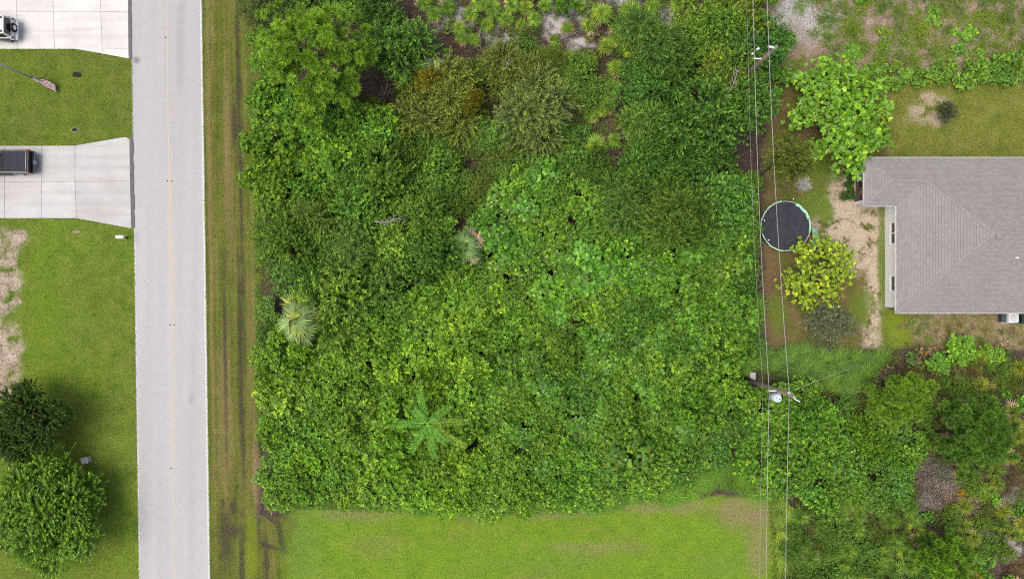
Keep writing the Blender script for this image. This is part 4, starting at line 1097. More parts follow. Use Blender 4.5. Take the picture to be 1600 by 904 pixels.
species('low', 0.9, 0.9, 5, lambda g, c, r: rosettes(g, *shell(g, c, r, 150), 6, 0.15, 0.07), M['leaf'], 10, nl=5, base_r=.03)
species('brushy', 1.1, 0.8, 4, lambda g, c, r: brush(g, *shell(g, c, r, 170, thick=.9), 0.4, 9, 0.14, 0.02, 0.4, 0.7, (20, 60), .1), M['leaf_matte'], 11, nl=5, base_r=.03)
def bigleaf(g, c, r):
    P, d = shell(g, c, r, 1800, thick=.75)
    return rosettes(g, P, d, 6, 0.225, 0.145, (40, 95), 0.8, 0.4, 6, 0.15)
species('bigleaf', 4.4, 5.0, 2, bigleaf, M['leaf'], 12, nl=30, base_r=.12, spread=.78, rr=(.17, .30), dome=.34)
def sparse(g, c, r):
    P, d = shell(g, c, r, 900, thick=.9)
    return rosettes(g, P, d, 5, 0.175, 0.13, (40, 95), 0.7, 0.5, 6, 0.15)
species('sparse', 3.1, 4.0, 1, sparse, M['leaf'], 13, nl=20, base_r=.08, spread=.80, rr=(.20, .36))

MARKS = [(668, 660, 'the star-shaped tree'), (468, 501, 'the pale cabbage palm'), (729, 384, 'the smaller cabbage palm'), (482, 78, 'the large pine'), (684, 158, 'the wispy olive tree'),
         (842, 168, 'the feathery tree'), (1205, 605, 'the lower power pole'), (1200, 90, 'the upper power pole'), (1228, 353, 'the trampoline'), (410, 785, 'the thicket corner by the road'),
         (940, 785, 'the grass clump on the lawn'), (932, 228, 'the largest yellow palmetto'), (1412, 628, 'the pale green pine'), (1536, 682, 'the dark pine'), (1488, 878, 'the young corner pine'),
         (884, 6, 'the tiny pine seedling'), (1480, 760, 'the bare brown patch'), (1310, 172, 'the broad-leaved tree'), (1580, 496, 'the air conditioner'), (1190, 770, 'the lawn corner under the wires')]
SIDES = ['right of', 'above and right of', 'above', 'above and left of', 'left of', 'below and left of', 'below', 'below and right of']
def where(px, py):
    """where a plant stands, said from the nearest thing one can find"""
    d, mx, my, nm = min((math.hypot(px - x, py - y), x, y, n) for x, y, n in MARKS)
    k = int(round(math.atan2(-(py - my), px - mx) / (math.pi / 4))) % 8
    return ('just ' if d < 55 else 'well ' if d > 125 else '') + SIDES[k] + ' ' + nm
LK = 1.52   # overall brightness of leaves
def plant(name, key, px, py, R, H, tint, label, cat, group=None, var=None, rot=None, at=0.7):
    R0, H0, vs = SPEC[key]
    i = random.randrange(len(vs)) if var is None else var % len(vs)
    cm, tm = vs[i]
    X, Y = G(px, py, H * at)
    o = empty(name, (X, Y, 0), random.uniform(0, 6.283) if rot is None else rot)
    o.scale = (R / R0, R / R0, H / H0)
    tag(o, label, cat, group)
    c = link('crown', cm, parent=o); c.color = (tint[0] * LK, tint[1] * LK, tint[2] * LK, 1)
    link('trunk', tm, parent=o)
    return o

def vary(c, k=0.16):
    v = random.uniform(1 - k, 1 + k); h = random.uniform(-k * .6, k * .6)
    return (c[0] * v * (1 + h), c[1] * v, c[2] * v * (1 - h))

def inside(poly, x, y):
    r = False; n = len(poly); j = n - 1
    for i in range(n):
        (xi, yi), (xj, yj) = poly[i], poly[j]
        if (yi > y) != (yj > y) and x < (xj - xi) * (y - yi) / (yj - yi) + xi: r = not r
        j = i
    return r

TAKEN = []
def scatter(poly, gap, tries=4000, most=400, block=None):
    xs = [p[0] for p in poly]; ys = [p[1] for p in poly]; out = []
    for _ in range(tries):
        x, y = random.uniform(min(xs), max(xs)), random.uniform(min(ys), max(ys))
        if not inside(poly, x, y): continue
        if any((x - a) ** 2 + (y - b) ** 2 < gap * gap for a, b in out): continue
        if any((x - a) ** 2 + (y - b) ** 2 < r * r for a, b, r in TAKEN): continue
        out.append((x, y))
        if len(out) >= most: break
    return out

C_BRIGHT = (0.124, 0.255, 0.017)
C_MID = (0.090, 0.202, 0.016)
C_DEEP = (0.064, 0.158, 0.015)
C_OLIVE = (0.095, 0.175, 0.026)
C_PALE = (0.125, 0.195, 0.045)

# ------------------------------------------------------------------ pines
def pine(px, py, R, H, tint, label, seed, npf=240, flat=0.55, lean=0.8):
    g = np.random.default_rng(seed)
    X, Y = G(px, py, H * lean)
    root = empty('pine_tree', (X, Y, 0)); tag(root, label, 'pine tree')
    m = MB()
    tx, ty = g.normal(size=2) * .15
    m.tube([(0, 0, -.1), (tx * .5, ty * .5, H * .4), (tx, ty, H * .75), (tx * 1.2, ty * 1.2, H * .95)], [R * .055, R * .045, R * .03, .03], 9)
    P, D = [], []
    nb = 26
    for i in range(nb):
        z0 = H * (0.42 + 0.5 * i / nb)
        a = i * 2.4 + g.uniform(-.4, .4)
        ln = R * (1.0 - 0.62 * (i / nb) ** 1.6) * g.uniform(.72, 1.08)
        rise = ln * g.uniform(.10, .38)
        e = np.array([math.cos(a) * ln, math.sin(a) * ln, z0 + rise])
        s = np.array([tx * z0 / H, ty * z0 / H, z0])
        mid = (s * .5 + e * .5) + np.array([0, 0, -rise * .15]) + g.normal(size=3) * .06 * ln
        m.tube([s, mid, e], [.06 * R / 4 + .02, .035, .015], 5)
        for j in range(int(npf / nb)):
            u = g.uniform(.42, 1.03)
            q = s * (1 - u) ** 2 + 2 * mid * u * (1 - u) + e * u * u
            off = g.normal(size=3) * np.array([.17, .17, .08]) * ln * (0.5 + .5 * u)
            off[2] = abs(off[2]) * .8
            p = q + off
            P.append(p); D.append(nrm((p - np.array([tx, ty, z0 - 1]))[None])[0])
            if j % 2 == 0: m.tube([q, q * .4 + p * .6 + np.array([0, 0, -.04]), p], [.018, .014, .01], 4, cap=False)
    V, F, a = puffs(g, np.array(P), np.array(D), 150, 0.46 * (R / 4) ** .3, 0.036)
    me = np_mesh('pine_crown', V, F, a)
    c = link('crown', me, M['needle'], root); c.color = (tint[0] * LK, tint[1] * LK, tint[2] * LK, 1)
    m.build('trunk', M['bark'], root)
    TAKEN.append((px, py, R * S * .75))
pine(482, 78, 4.8, 10.5, (0.185, 0.330, 0.034), 'large bright green pine at the top of the thicket beside the road verge', 31, 560, lean=.82)
pine(1412, 628, 2.5, 6.0, (0.145, 0.265, 0.026), 'pale green pine with open tufts below the house corner', 32, 240)
pine(1536, 682, 3.2, 7.0, (0.080, 0.175, 0.024), 'darkest dense pine in the scrub at the right edge', 33, 460)
pine(1488, 878, 2.3, 5.5, (0.125, 0.25, 0.022), 'young bright pine in the bottom right corner of the scrub', 34, 230)
pine(884, 6, 0.9, 2.4, (0.085, 0.22, 0.02), 'tiny bright pine seedling on the grey sand at the top edge', 35, 44)

# ------------------------------------------------------------------ fan palms
def fan_mesh(key, seed, n, L, W, arc, bend):
    g = np.random.default_rng(seed)
    a = np.radians(np.linspace(-arc, arc, n) + g.normal(size=n) * 2.0)
    ln = L * (0.68 + 0.32 * np.cos(a * .75)) * g.uniform(.78, 1.12, n)
    d0 = np.stack([np.cos(a), np.sin(a), np.full(n, 0.10)], 1)
    d0 = nrm(d0); sd = np.stack([-np.sin(a), np.cos(a), np.zeros(n)], 1)
    up = np.array([0, 0, 1.0])
    rows = []
    for f, w in ((0.0, .25), (.45, 1.0), (.78, .62), (1.0, .04)):
        c = d0 * (ln * f)[:, None] - up * (bend * ln * f ** 2.4)[:, None]
        rows.append((c + sd * W * w * .5, c - sd * W * w * .5))
    V = np.stack([q for r in rows for q in r], 1).reshape(-1, 3)
    F = []
    for i in range(n):
        b = i * 8
        for k in range(3): F.append((b + 2 * k, b + 2 * k + 2, b + 2 * k + 3, b + 2 * k + 1))
    V[:, 0] += 0.0
    # petiole
    pv = np.array([(-L * .85, -.02, -L * .42), (-L * .85, .02, -L * .42), (0, .012, 0), (0, -.012, 0)])
    F.append((len(V), len(V) + 1, len(V) + 2, len(V) + 3)); V = np.concatenate([V, pv])
    at = np.full(len(V), .5); at[:n * 8] = np.repeat(g.beta(3, 3, n), 8)
    me = np_mesh(key, V, F, at); me.materials.append(M['leaf_matte'])
    return me
FAN_BIG = [fan_mesh('palm_frond', 50 + i, 20, 1.05, .090, 96, .24 + .14 * i) for i in range(3)]
FAN_SMALL = [fan_mesh('palmetto_frond', 60 + i, 11, .80, .060, 62 + 6 * i, .06 + .05 * i) for i in range(4)]

def fan_palm(name, px, py, H, nf, spread, tint, label, cat, group, meshes, scale=1.0, trunk_r=.13, dead=0.05, top=None):
    X, Y = G(px, py, H)
    root = empty(name, (X, Y, 0)); tag(root, label, cat, group)
    r = random.Random(int(px * 7 + py))
    for i in range(nf):
        az = i * 2.399 + r.uniform(-.3, .3)
        q = math.sqrt((i + .6) / nf)
        dist = spread * (-.04 + .72 * q) * r.uniform(.8, 1.15)
        z = H + spread * (.42 - .70 * q * q) * r.uniform(.85, 1.1)
        o = link('frond', meshes[r.randrange(len(meshes))], parent=root)
        o.location = (math.cos(az) * dist, math.sin(az) * dist, max(z, .12))
        pitch = R_(-34 + 56 * q + r.uniform(-16, 16))
        o.rotation_euler = (R_(r.uniform(-20, 20)), pitch, az + R_(r.uniform(-25, 25)))
        k = scale * r.uniform(.72, 1.2); o.scale = (k, k, k)
        c = tint
        u = r.random()
        if q > .8 and u < dead * 4: c = (0.36, 0.28, 0.17)
        elif u < .22: c = (tint[0] * 1.6, tint[1] * 1.25, tint[2] * .8)
        v = r.uniform(.6, 1.35); v *= 1.3; o.color = (c[0] * v, c[1] * v, c[2] * v, 1)
    for i in range(5):
        o = link('frond', meshes[r.randrange(len(meshes))], parent=root)
        az = i * 1.3 + r.uniform(-.4, .4)
        o.location = (math.cos(az) * .06, math.sin(az) * .06, H + .12 + .05 * i)
        o.rotation_euler = (R_(r.uniform(-25, 25)), R_(r.uniform(-52, -18)), az); k = scale * r.uniform(.5, .75); o.scale = (k, k, k)
        v = r.uniform(.8, 1.4); o.color = (tint[0] * v, tint[1] * v, tint[2] * v, 1)
    m = MB()
    lean = (r.uniform(-.1, .1), r.uniform(-.1, .1))
    m.tube([(0, 0, -.1), (lean[0], lean[1], H * .5), (0, 0, H + .05)], [trunk_r * 1.2, trunk_r, trunk_r * .9], 8)
    for k in range(int(H / .25)):
        a = k * 2.1; z = .15 + k * .25
        m.tube([(math.cos(a) * trunk_r * .8, math.sin(a) * trunk_r * .8, z), (math.cos(a) * trunk_r * 1.7, math.sin(a) * trunk_r * 1.7, z + .16)], [.03, .012], 4)
    m.build('trunk', M['bark'], root)
    return root
fan_palm('cabbage_palm', 468, 501, 4.0, 16, 2.0, (0.150, 0.230, 0.075), 'pale silvery cabbage palm at the west edge of the thicket', 'palm', None, FAN_BIG, 1.08, .17)
fan_palm('cabbage_palm', 729, 384, 3.6, 12, 1.4, (0.105, 0.185, 0.055), 'smaller grey-green cabbage palm in the middle of the thicket', 'palm', None, FAN_BIG, .88, .14)
fan_palm('cabbage_palm', 678, 110, 3.4, 12, 1.3, (0.135, 0.225, 0.125), 'blue-green fan palm behind the yellowish wispy tree', 'palm', None, FAN_BIG, .85, .14)
for p in ((468, 501, 46), (729, 384, 30), (678, 112, 20)): TAKEN.append(p)

PALMETTO = [  # px, py, size, yellowness
    (965, 55, 1.25, .8), (942, 20, 1.1, .9), (985, 18, 1.1, .8), (920, 40, .8, .6), (1003, 45, .8, .6), (948, 72, .9, .8), (982, 78, .9, .8), (905, 8, .7, .4),
    (768, 12, 1.05, .5), (790, 30, .8, .4), (735, 22, .8, .5), (750, 4, .9, .4), (823, 12, .7, .8), (865, 62, .5, .4), (718, 44, .6, .9), (700, 12, .9, .1), (720, 60, .6, .5),
    (963, 106, .85, .8), (958, 138, 1.2, .1), (950, 165, 1.0, .2), (932, 225, 1.25, .7), (912, 240, .9, 1.0), (925, 180, .7, .7), (940, 172, .7, .8), (992, 120, .9, .3), (1000, 150, 1.0, .1), (995, 180, .8, .1),
    (690, 232, 1.0, .6), (710, 246, .9, .8), (676, 222, .8, .4), (700, 258, .7, .7), (640, 210, .7, .3), (1048, 172, 1.0, .5), (1070, 178, .8, .4), (960, 218, .8, .3),
    (835, 30, .7, .5), (852, 8, .7, .6), (815, 40, .6, .4), (760, 40, .7, .5), (800, 8, .8, .5), (885, 45, .6, .6), (1030, 55, .7, .5), (678, 22, .8, .3), (662, 4, .9, .2), (1085, 30, .8, .4), (740, 62, .6, .4), (920, 90, .7, .5), (890, 88, .6, .4),
    (1060, 6, .8, .7), (1020, 12, .8, .6), (1010, 95, .7, .4)]
random.seed(21)
for (x, y, s, yl) in PALMETTO:
    t_ = (0.085 + .075 * yl, 0.185 + .075 * yl, 0.020 + .008 * yl)
    fan_palm('saw_palmetto', x, y, .75 * s + .15, 12, .62 * s, t_, 'low saw palmetto' + ' ' + where(x, y), 'palmetto', 'saw palmettos in the north scrub', FAN_SMALL, .95 * s ** .5, .07, .12)
    TAKEN.append((x, y, 17 * s))

# ------------------------------------------------------------------ the star-shaped tree with comb-like branches
def comb_arm(seed, L):
    g = np.random.default_rng(seed)
    n = 25
    V, F = [], []
    Ps, Ds, Ns, Ls = [], [], [], []
    for i in range(n):
        u = i / (n - 1)
        x = L * (.10 + .9 * u); z = .55 * L * (.30 * u - .42 * u * u)
        ll = .52 * (1 - .35 * u) * (0.55 + .45 * min(1, u * 5))
        for sgn in (-1, 1):
            for el in (.10, .55):
                Ps.append((x, 0, z)); Ds.append((.45 + g.normal() * .1, sgn * (1 - el * .5), el + g.normal() * .1 - .1)); Ns.append((0, -sgn * el, 1)); Ls.append(ll * g.uniform(.85, 1.1))
    V, F = leaves(np.array(Ps, float), np.array(Ds, float), np.array(Ns, float), np.array(Ls), .05, .2)
    at = np.repeat(g.beta(2.5, 2.5, len(Ps)), 4)
    u = np.linspace(0, 1, 8)
    rv, rf = [], []
    for k in u:
        x = L * k; z = .55 * L * (.30 * k - .42 * k * k) - .005
        rv += [(x, -.035 * (1 - .7 * k), z), (x, .035 * (1 - .7 * k), z)]
    for k in range(7): rf.append((2 * k + len(V), 2 * k + 2 + len(V), 2 * k + 3 + len(V), 2 * k + 1 + len(V)))
    V = np.concatenate([V, np.array(rv)]); F = np.concatenate([F, np.array(rf)]); at = np.concatenate([at, np.full(len(rv), .6)])
    me = np_mesh('comb_branch', V, F, at); me.materials.append(M['leaf_matte'])
    return me
cx, cy, hh = 668, 660, 5.0
X, Y = G(cx, cy, hh)
root = empty('star_shaped_tree', (X, Y, 0)); tag(root, 'young tree with comb-like branches in a star above the south thicket', 'tree')
k5 = (HC - hh) / HC / S
for i, (dx, dy, f) in enumerate(((-13, -48, 1), (-53, 2, 1), (66, -2, 1), (10, 54, 1), (-26, 46, .9), (30, 30, .6), (36, -28, .5), (-20, -22, .5), (4, 16, .45), (58, 36, .8))):
    L = math.hypot(dx, dy) * k5
    o = link('branch', comb_arm(70 + i, L), parent=root, loc=(0, 0, hh - (.0 if f > .7 else -.25) + .02 * i))
    o.rotation_euler = (0, 0, math.atan2(-dy, dx))
    tn = (0.088, 0.225, 0.028) if i not in (2, 9) else (0.135, 0.225, 0.03)
    o.color = (tn[0] * LK, tn[1] * LK, tn[2] * LK, 1)
m = MB(); m.tube([(0, 0, -.1), (.08, .05, hh * .5), (0, 0, hh + .35)], [.10, .07, .03], 8); m.build('trunk', M['bark'], root)
TAKEN.append((668, 660, 30))

# ------------------------------------------------------------------ single trees and bushes
random.seed(3)
bt = plant('spiky_tree', 'spike', 62, 815, 4.5, 5.2, (0.094, 0.195, 0.017), 'big bright green rounded tree at the bottom left of the lawn', 'tree', var=0, rot=0)
bt.scale.y *= 1.22
plant('spiky_tree', 'spike', 28, 664, 3.3, 5.6, (0.042, 0.085, 0.014), 'dark green tree on the lawn just above the big bright one', 'tree', var=1, rot=1.4)
plant('broad_leaved_tree', 'bigleaf', 1310, 172, 5.2, 4.6, (0.105, 0.235, 0.015), 'bright green broad-leaved tree in the yard near the house corner', 'tree', var=0, rot=.2)
plant('broad_leaved_bush', 'bigleaf', 1352, 190, 2.6, 3.6, (0.17, 0.235, 0.014), 'yellowing broad-leaved bush on the right side of the bright broad-leaved tree', 'bush', var=1, rot=2.0)
plant('yellow_leaved_tree', 'sparse', 1282, 428, 3.4, 3.6, (0.175, 0.265, 0.014), 'sparse yellow-green tree beside the trampoline', 'tree', var=0, rot=.6)
plant('grey_bush', 'grey', 1298, 512, 2.3, 1.7, (0.105, 0.130, 0.075), 'wispy grey-green bush below the sparse yellow tree', 'bush', var=0)
plant('grey_bush', 'grey', 1481, 173, 0.95, 1.2, (0.052, 0.070, 0.034), 'small dark grey-green bush alone on the lawn above the house', 'bush', var=1)
plant('silver_bush', 'grey', 1254, 288, 0.75, 0.8, (0.42, 0.42, 0.43), 'small silvery white bush above the trampoline', 'bush', var=2)
plant('wispy_tree', 'wisp', 684, 158, 3.5, 5.5, (0.150, 0.200, 0.034), 'wispy olive tree with orange-yellow shoots in the north thicket', 'tree', var=0, rot=1.0)
plant('orange_shoots', 'wisp', 676, 124, 1.7, 5.6, (0.215, 0.195, 0.020), 'orange-yellow shoots along the top of the wispy olive tree', 'bush', var=1)
plant('orange_shoots', 'wisp', 740, 162, 1.0, 5.2, (0.205, 0.195, 0.02), 'yellowish shoots at the right side of the wispy olive tree', 'bush', var=2)
plant('wispy_tree', 'wisp', 842, 168, 3.4, 5.2, (0.135, 0.195, 0.050), 'pale green feathery tree right of the wispy olive one', 'tree', var=3, rot=2.0)
plant('wispy_tree', 'wisp', 800, 112, 2.8, 3.6, (0.115, 0.155, 0.028), 'loose olive tree with bare branches above the feathery one', 'tree', var=2, rot=2.6)
plant('wispy_tree', 'wisp', 1226, 252, 2.1, 8.4, (0.135, 0.180, 0.035), 'wispy tree crossing the lower power line above the trampoline', 'tree', var=4, rot=.3)
plant('narrow_leaved_tree', 'oak', 620, 62, 3.3, 6.5, (0.080, 0.175, 0.028), 'deep green narrow-leaved tree right of the large pine', 'tree', var=0)
plant('narrow_leaved_tree', 'oak', 590, 18, 2.5, 5.0, (0.060, 0.125, 0.024), 'dark tree at the top edge right of the large pine', 'tree', var=1)
for x, y, r in ((684, 158, 40), (842, 168, 42), (800, 112, 26), (620, 62, 46), (590, 18, 30), (1228, 258, 30)): TAKEN.append((x, y, r))

# ------------------------------------------------------------------ the thicket, shrub by shrub
TAKEN += [(1174, 586, 28)]
TAKEN += [(x, y, 21) for x, y in ((772, 556), (905, 478), (842, 452), (705, 488), (590, 378), (606, 300), (985, 520), (1000, 640), (880, 668), (545, 600), (640, 585), (770, 700), (1060, 700), (690, 755), (1075, 470), (950, 400), (480, 655), (560, 705), (1110, 600), (830, 590), (470, 380), (520, 330), (1050, 250), (1095, 300))]
random.seed(11)
def fill(name, poly, gap, kinds, Rr, Hr, label, cat, group, jit=.16, tries=3000, at=.7):
    for (x, y) in scatter(poly, gap, tries):
        key, tint = random.choice(kinds)
        R, H = random.uniform(*Rr), random.uniform(*Hr)
        if random.random() < .14: R, H = R * 1.2, H * 1.35
        plant(name, key, x, y, R, H, vary(tint, jit), label + ' ' + where(x, y), cat, group, at=at)
SOUTH_W = [(412, 545), (520, 530), (640, 480), (690, 440), (770, 470), (790, 780), (700, 782), (560, 770), (432, 768), (414, 690)]
fill('glossy_shrub', SOUTH_W, 26, [('glossy', C_BRIGHT), ('glossy', (0.110, 0.235, 0.017)), ('small', (0.100, 0.220, 0.017))], (1.5, 2.1), (2.6, 3.8),
     'bright glossy shrub', 'shrub', 'glossy shrubs of the south-west thicket')
SOUTH_E = [(770, 500), (900, 480), (1165, 500), (1170, 560), (1150, 690), (1080, 735), (960, 765), (790, 782)]
fill('dense_shrub', SOUTH_E, 25, [('small', C_MID), ('small', (0.088, 0.205, 0.017)), ('glossy', C_MID), ('small', C_DEEP), ('glossy', (0.100, 0.215, 0.017)), ('vine', (0.062, 0.165, 0.014))], (1.4, 2.0), (2.4, 3.8),
     'mid-green small-leaved shrub', 'shrub', 'small-leaved shrubs of the south-east thicket')
VINE = [(700, 440), (760, 330), (830, 265), (900, 300), (1000, 340), (1152, 385), (1155, 520), (900, 490), (760, 490)]
fill('vine_covered_shrub', VINE, 26, [('vine', (0.075, 0.195, 0.014)), ('vine', (0.066, 0.17, 0.013)), ('small', C_MID), ('glossy', C_MID)], (1.4, 2.0), (2.2, 3.4),
     'vine-covered shrub', 'shrub', 'vine-covered shrubs in the middle of the thicket')
WEST_N = [(402, 150), (520, 150), (560, 180), (600, 175), (570, 250), (520, 290), (402, 300)]
fill('whorled_shrub', WEST_N, 30, [('whorl', (0.115, 0.235, 0.018)), ('whorl', (0.085, 0.20, 0.018))], (1.5, 2.0), (3.2, 4.4),
     'shrub with upright leaf whorls', 'shrub', 'whorled shrubs below the large pine')
WEST = [(418, 300), (500, 280), (640, 260), (690, 330), (700, 430), (620, 480), (520, 520), (418, 540)]
WESTT = [(440, 310), (500, 285), (630, 270), (680, 335), (690, 420), (620, 470), (530, 470), (440, 450)]
fill('fine_leaved_tree', WESTT, 52, [('fine', (0.098, 0.190, 0.026)), ('oak', (0.076, 0.170, 0.024)), ('fine', (0.122, 0.215, 0.028)), ('oak', (0.092, 0.19, 0.030)), ('fine', (0.085, 0.18, 0.03)), ('wisp', (0.115, 0.20, 0.04))], (2.1, 3.0), (3.8, 6.0),
     'olive fine-leaved tree', 'tree', 'fine-leaved trees of the western thicket', .3)
fill('understorey_shrub', WEST, 35, [('small', (0.070, 0.165, 0.018)), ('fine', (0.070, 0.140, 0.024)), ('glossy', (0.085, 0.20, 0.018))], (1.2, 1.7), (1.8, 2.8),
     'low green shrub under the western trees', 'shrub', 'low shrubs under the western trees')
MIDN = [(580, 175), (660, 200), (760, 200), (900, 200), (960, 260), (1000, 320), (860, 290), (760, 330), (690, 330), (640, 260)]
fill('scrub_shrub', MIDN, 30, [('fine', C_OLIVE), ('fine', (0.07, 0.14, 0.022)), ('small', C_DEEP), ('wisp', (0.10, 0.16, 0.03))], (1.1, 1.7), (1.6, 2.8),
     'loose olive scrub shrub', 'shrub', 'olive scrub between palmettos and vines')
NTOP = [(770, 90), (840, 75), (930, 100), (940, 160), (860, 130), (790, 150), (720, 120)]
fill('scrub_shrub', NTOP, 26, [('wisp', (0.12, 0.185, 0.03)), ('fine', C_OLIVE), ('fine', (0.09, 0.165, 0.024))], (1.0, 1.5), (1.4, 2.4),
     'loose yellow-green scrub', 'shrub', 'scrub below the sand patches')
NE = [(1000, 60), (1060, 50), (1180, 20), (1182, 140), (1150, 200), (1135, 320), (1050, 335), (980, 310), (1000, 230), (1010, 140)]
fill('dark_leafy_tree', NE, 56, [('oak', (0.078, 0.175, 0.026)), ('oak', (0.100, 0.20, 0.032)), ('wisp', (0.115, 0.21, 0.036)), ('oak', (0.060, 0.145, 0.024)), ('fine', (0.09, 0.19, 0.03))], (2.2, 3.2), (4.2, 7.0),
     'dark fine-leaved tree', 'tree', 'dark trees of the north-east thicket', .3)
fill('understorey_shrub', NE, 36, [('small', (0.065, 0.155, 0.018)), ('fine', (0.075, 0.15, 0.024)), ('whorl', (0.08, 0.185, 0.018))], (1.2, 1.7), (1.8, 2.8),
     'low green shrub under the dark trees', 'shrub', 'low shrubs under the dark trees')
NE2 = [(1090, -20), (1195, -20), (1185, 100), (1130, 110), (1060, 60)]
fill('yellow_green_shrub', NE2, 32, [('whorl', (0.125, 0.205, 0.018)), ('small', (0.12, 0.20, 0.02))], (1.3, 1.8), (3.0, 4.2),
     'yellow-green shrub', 'shrub', 'yellow-green shrubs under the power lines')
EASTB = [(1100, 330), (1156, 340), (1162, 540), (1150, 560), (1100, 420)]
fill('hedge_shrub', EASTB, 30, [('small', C_MID), ('small', C_DEEP), ('vine', C_MID)], (1.4, 1.9), (2.8, 3.8),
     'deep green hedge shrub', 'shrub', 'shrubs along the trampoline side of the thicket')
fill('edge_shrub', [(1160, 280), (1180, 285), (1178, 400), (1180, 545), (1164, 545)], 17, [('small', C_MID), ('small', C_DEEP)], (.8, 1.1), (1.4, 2.2),
     'small green edge shrub', 'shrub', 'small shrubs on the thicket edge by the yard')
PATH = [(1200, 60), (1230, 60), (1232, 120), (1210, 160), (1200, 120)]
fill('fern_shrub', PATH, 24, [('whorl', (0.065, 0.165, 0.016))], (0.9, 1.2), (1.4, 2.0),
     'green leafy shrub', 'shrub', 'shrubs right of the upper power pole')
SEA = [(1180, 625), (1260, 600), (1310, 640), (1330, 740), (1300, 800), (1240, 770), (1205, 760), (1165, 690)]
fill('glossy_bush', SEA, 30, [('glossy', (0.085, 0.205, 0.018)), ('small', C_MID), ('glossy', C_MID)], (1.4, 2.0), (2.6, 3.8),
     'glossy green bush', 'shrub', 'glossy bushes below the lower power pole')
SEB = [(1310, 640), (1360, 640), (1440, 700), (1430, 760), (1340, 770)]
fill('mixed_bush', SEB, 30, [('small', C_MID), ('small', (0.06, 0.15, 0.018)), ('fine', C_MID)], (1.2, 1.7), (1.8, 2.8),
     'small-leaved bush', 'shrub', 'bushes left of the bare brown patch')
fill('verge_shrub', [(398, -30), (470, -30), (560, -20), (560, 20), (450, 30), (402, 60)], 27, [('fine', (0.10, 0.17, 0.035)), ('wisp', (0.12, 0.17, 0.05)), ('whorl', (0.09, 0.20, 0.02))], (1.2, 1.7), (2.0, 3.2),
     'loose grey-green shrub', 'shrub', 'shrubs behind the large pine')
fill('verge_shrub', [(402, 60), (425, 60), (425, 150), (402, 150)], 22, [('whorl', (0.09, 0.20, 0.02)), ('fine', (0.10, 0.18, 0.03))], (1.0, 1.4), (1.6, 2.4),
     'low shrub beside the verge', 'shrub', 'low shrubs between verge and pine')
random.seed(17)
SCR = [(1238, 790), (1330, 770), (1430, 770), (1440, 860), (1450, 940), (1225, 940)]
for (x, y) in scatter(SCR, 19, 4000):
    if random.random() < .5:
        s = random.uniform(.7, 1.2); yl = random.random() * .6
        fan_palm('saw_palmetto', x, y, .75 * s + .2, 11, .66 * s, (0.070 + .07 * yl, 0.155 + .07 * yl, 0.020), 'crowded saw palmetto' + ' ' + where(x, y), 'palmetto', 'crowded palmettos of the south-east scrub', FAN_SMALL, .95, .07, .06)
    else:
        key, tn = random.choice([('fine', (0.085, 0.175, 0.026)), ('small', (0.07, 0.17, 0.02)), ('brushy', (0.10, 0.17, 0.03)), ('fine', (0.07, 0.15, 0.024))])
        plant('thicket_bush', key, x, y, random.uniform(.8, 1.4), random.uniform(.9, 1.7), vary(tn, .14), 'green bush between palmettos' + ' ' + where(x, y), 'shrub', 'bushes between the crowded palmettos')
SCR2 = [(1440, 560), (1600, 560), (1640, 640), (1640, 920), (1440, 920), (1440, 810), (1500, 780), (1515, 745), (1450, 700)]
for (x, y) in scatter(SCR2, 20, 4000):
    u = random.random()
    if u < .36:
        s = random.uniform(.65, 1.05); yl = random.random() * .7
        fan_palm('saw_palmetto', x, y, .6 * s + .2, 9, .6 * s, (0.075 + .11 * yl, 0.14 + .08 * yl, 0.018), 'scattered saw palmetto' + ' ' + where(x, y), 'palmetto', 'scattered palmettos of the right-hand scrub', FAN_SMALL, .9, .07, .15)
    else:
        key, tn = random.choice([('low', (0.09, 0.21, 0.018)), ('brushy', (0.11, 0.16, 0.03)), ('low', (0.07, 0.17, 0.018)), ('brushy', (0.16, 0.12, 0.05)), ('fine', (0.085, 0.165, 0.024)), ('fine', (0.10, 0.185, 0.026))])
        plant('scrub_bush', key, x, y, random.uniform(.7, 1.2), random.uniform(.7, 1.4), vary(tn), 'small scrub bush' + ' ' + where(x, y), 'shrub', 'scrub bushes at the right edge')
for (x, y, r, c, lb) in ((1500, 545, 1.6, (0.10, 0.235, 0.016), 'bright green bush in the scrub below the air conditioner'), (1552, 552, 1.3, (0.115, 0.25, 0.018), 'bright green bush farthest right below the house'),
                         (1465, 570, 1.2, (0.085, 0.215, 0.018), 'bright green bush left in the row below the house'), (1445, 552, .5, (0.26, 0.18, 0.012), 'small orange-yellow shrub at the scrub edge below the house'),
                         (1508, 770, .6, (0.24, 0.165, 0.012), 'small orange-yellow shrub right of the bare brown patch'), (1530, 560, .9, (0.20, 0.12, 0.03), 'rusty brown bush between bright bushes below the house')):
    plant('bright_bush' if c[1] > .2 else 'orange_shrub', 'low' if r < 1 else 'whorl', x, y, r, r * .9 + .3, c, lb, 'shrub')
for (x, y) in scatter([(1372, 585), (1400, 556), (1430, 552), (1600, 560), (1600, 610), (1440, 640), (1370, 640), (1350, 620)], 20, 1500):
    plant('scrub_bush', random.choice(['brushy', 'low', 'brushy']), x, y, random.uniform(.8, 1.2), random.uniform(.6, 1.2), vary(random.choice([(0.07, 0.13, 0.02), (0.12, 0.10, 0.045), (0.10, 0.15, 0.02)])), 'ragged low bush' + ' ' + where(x, y), 'shrub', 'ragged bushes below the house')
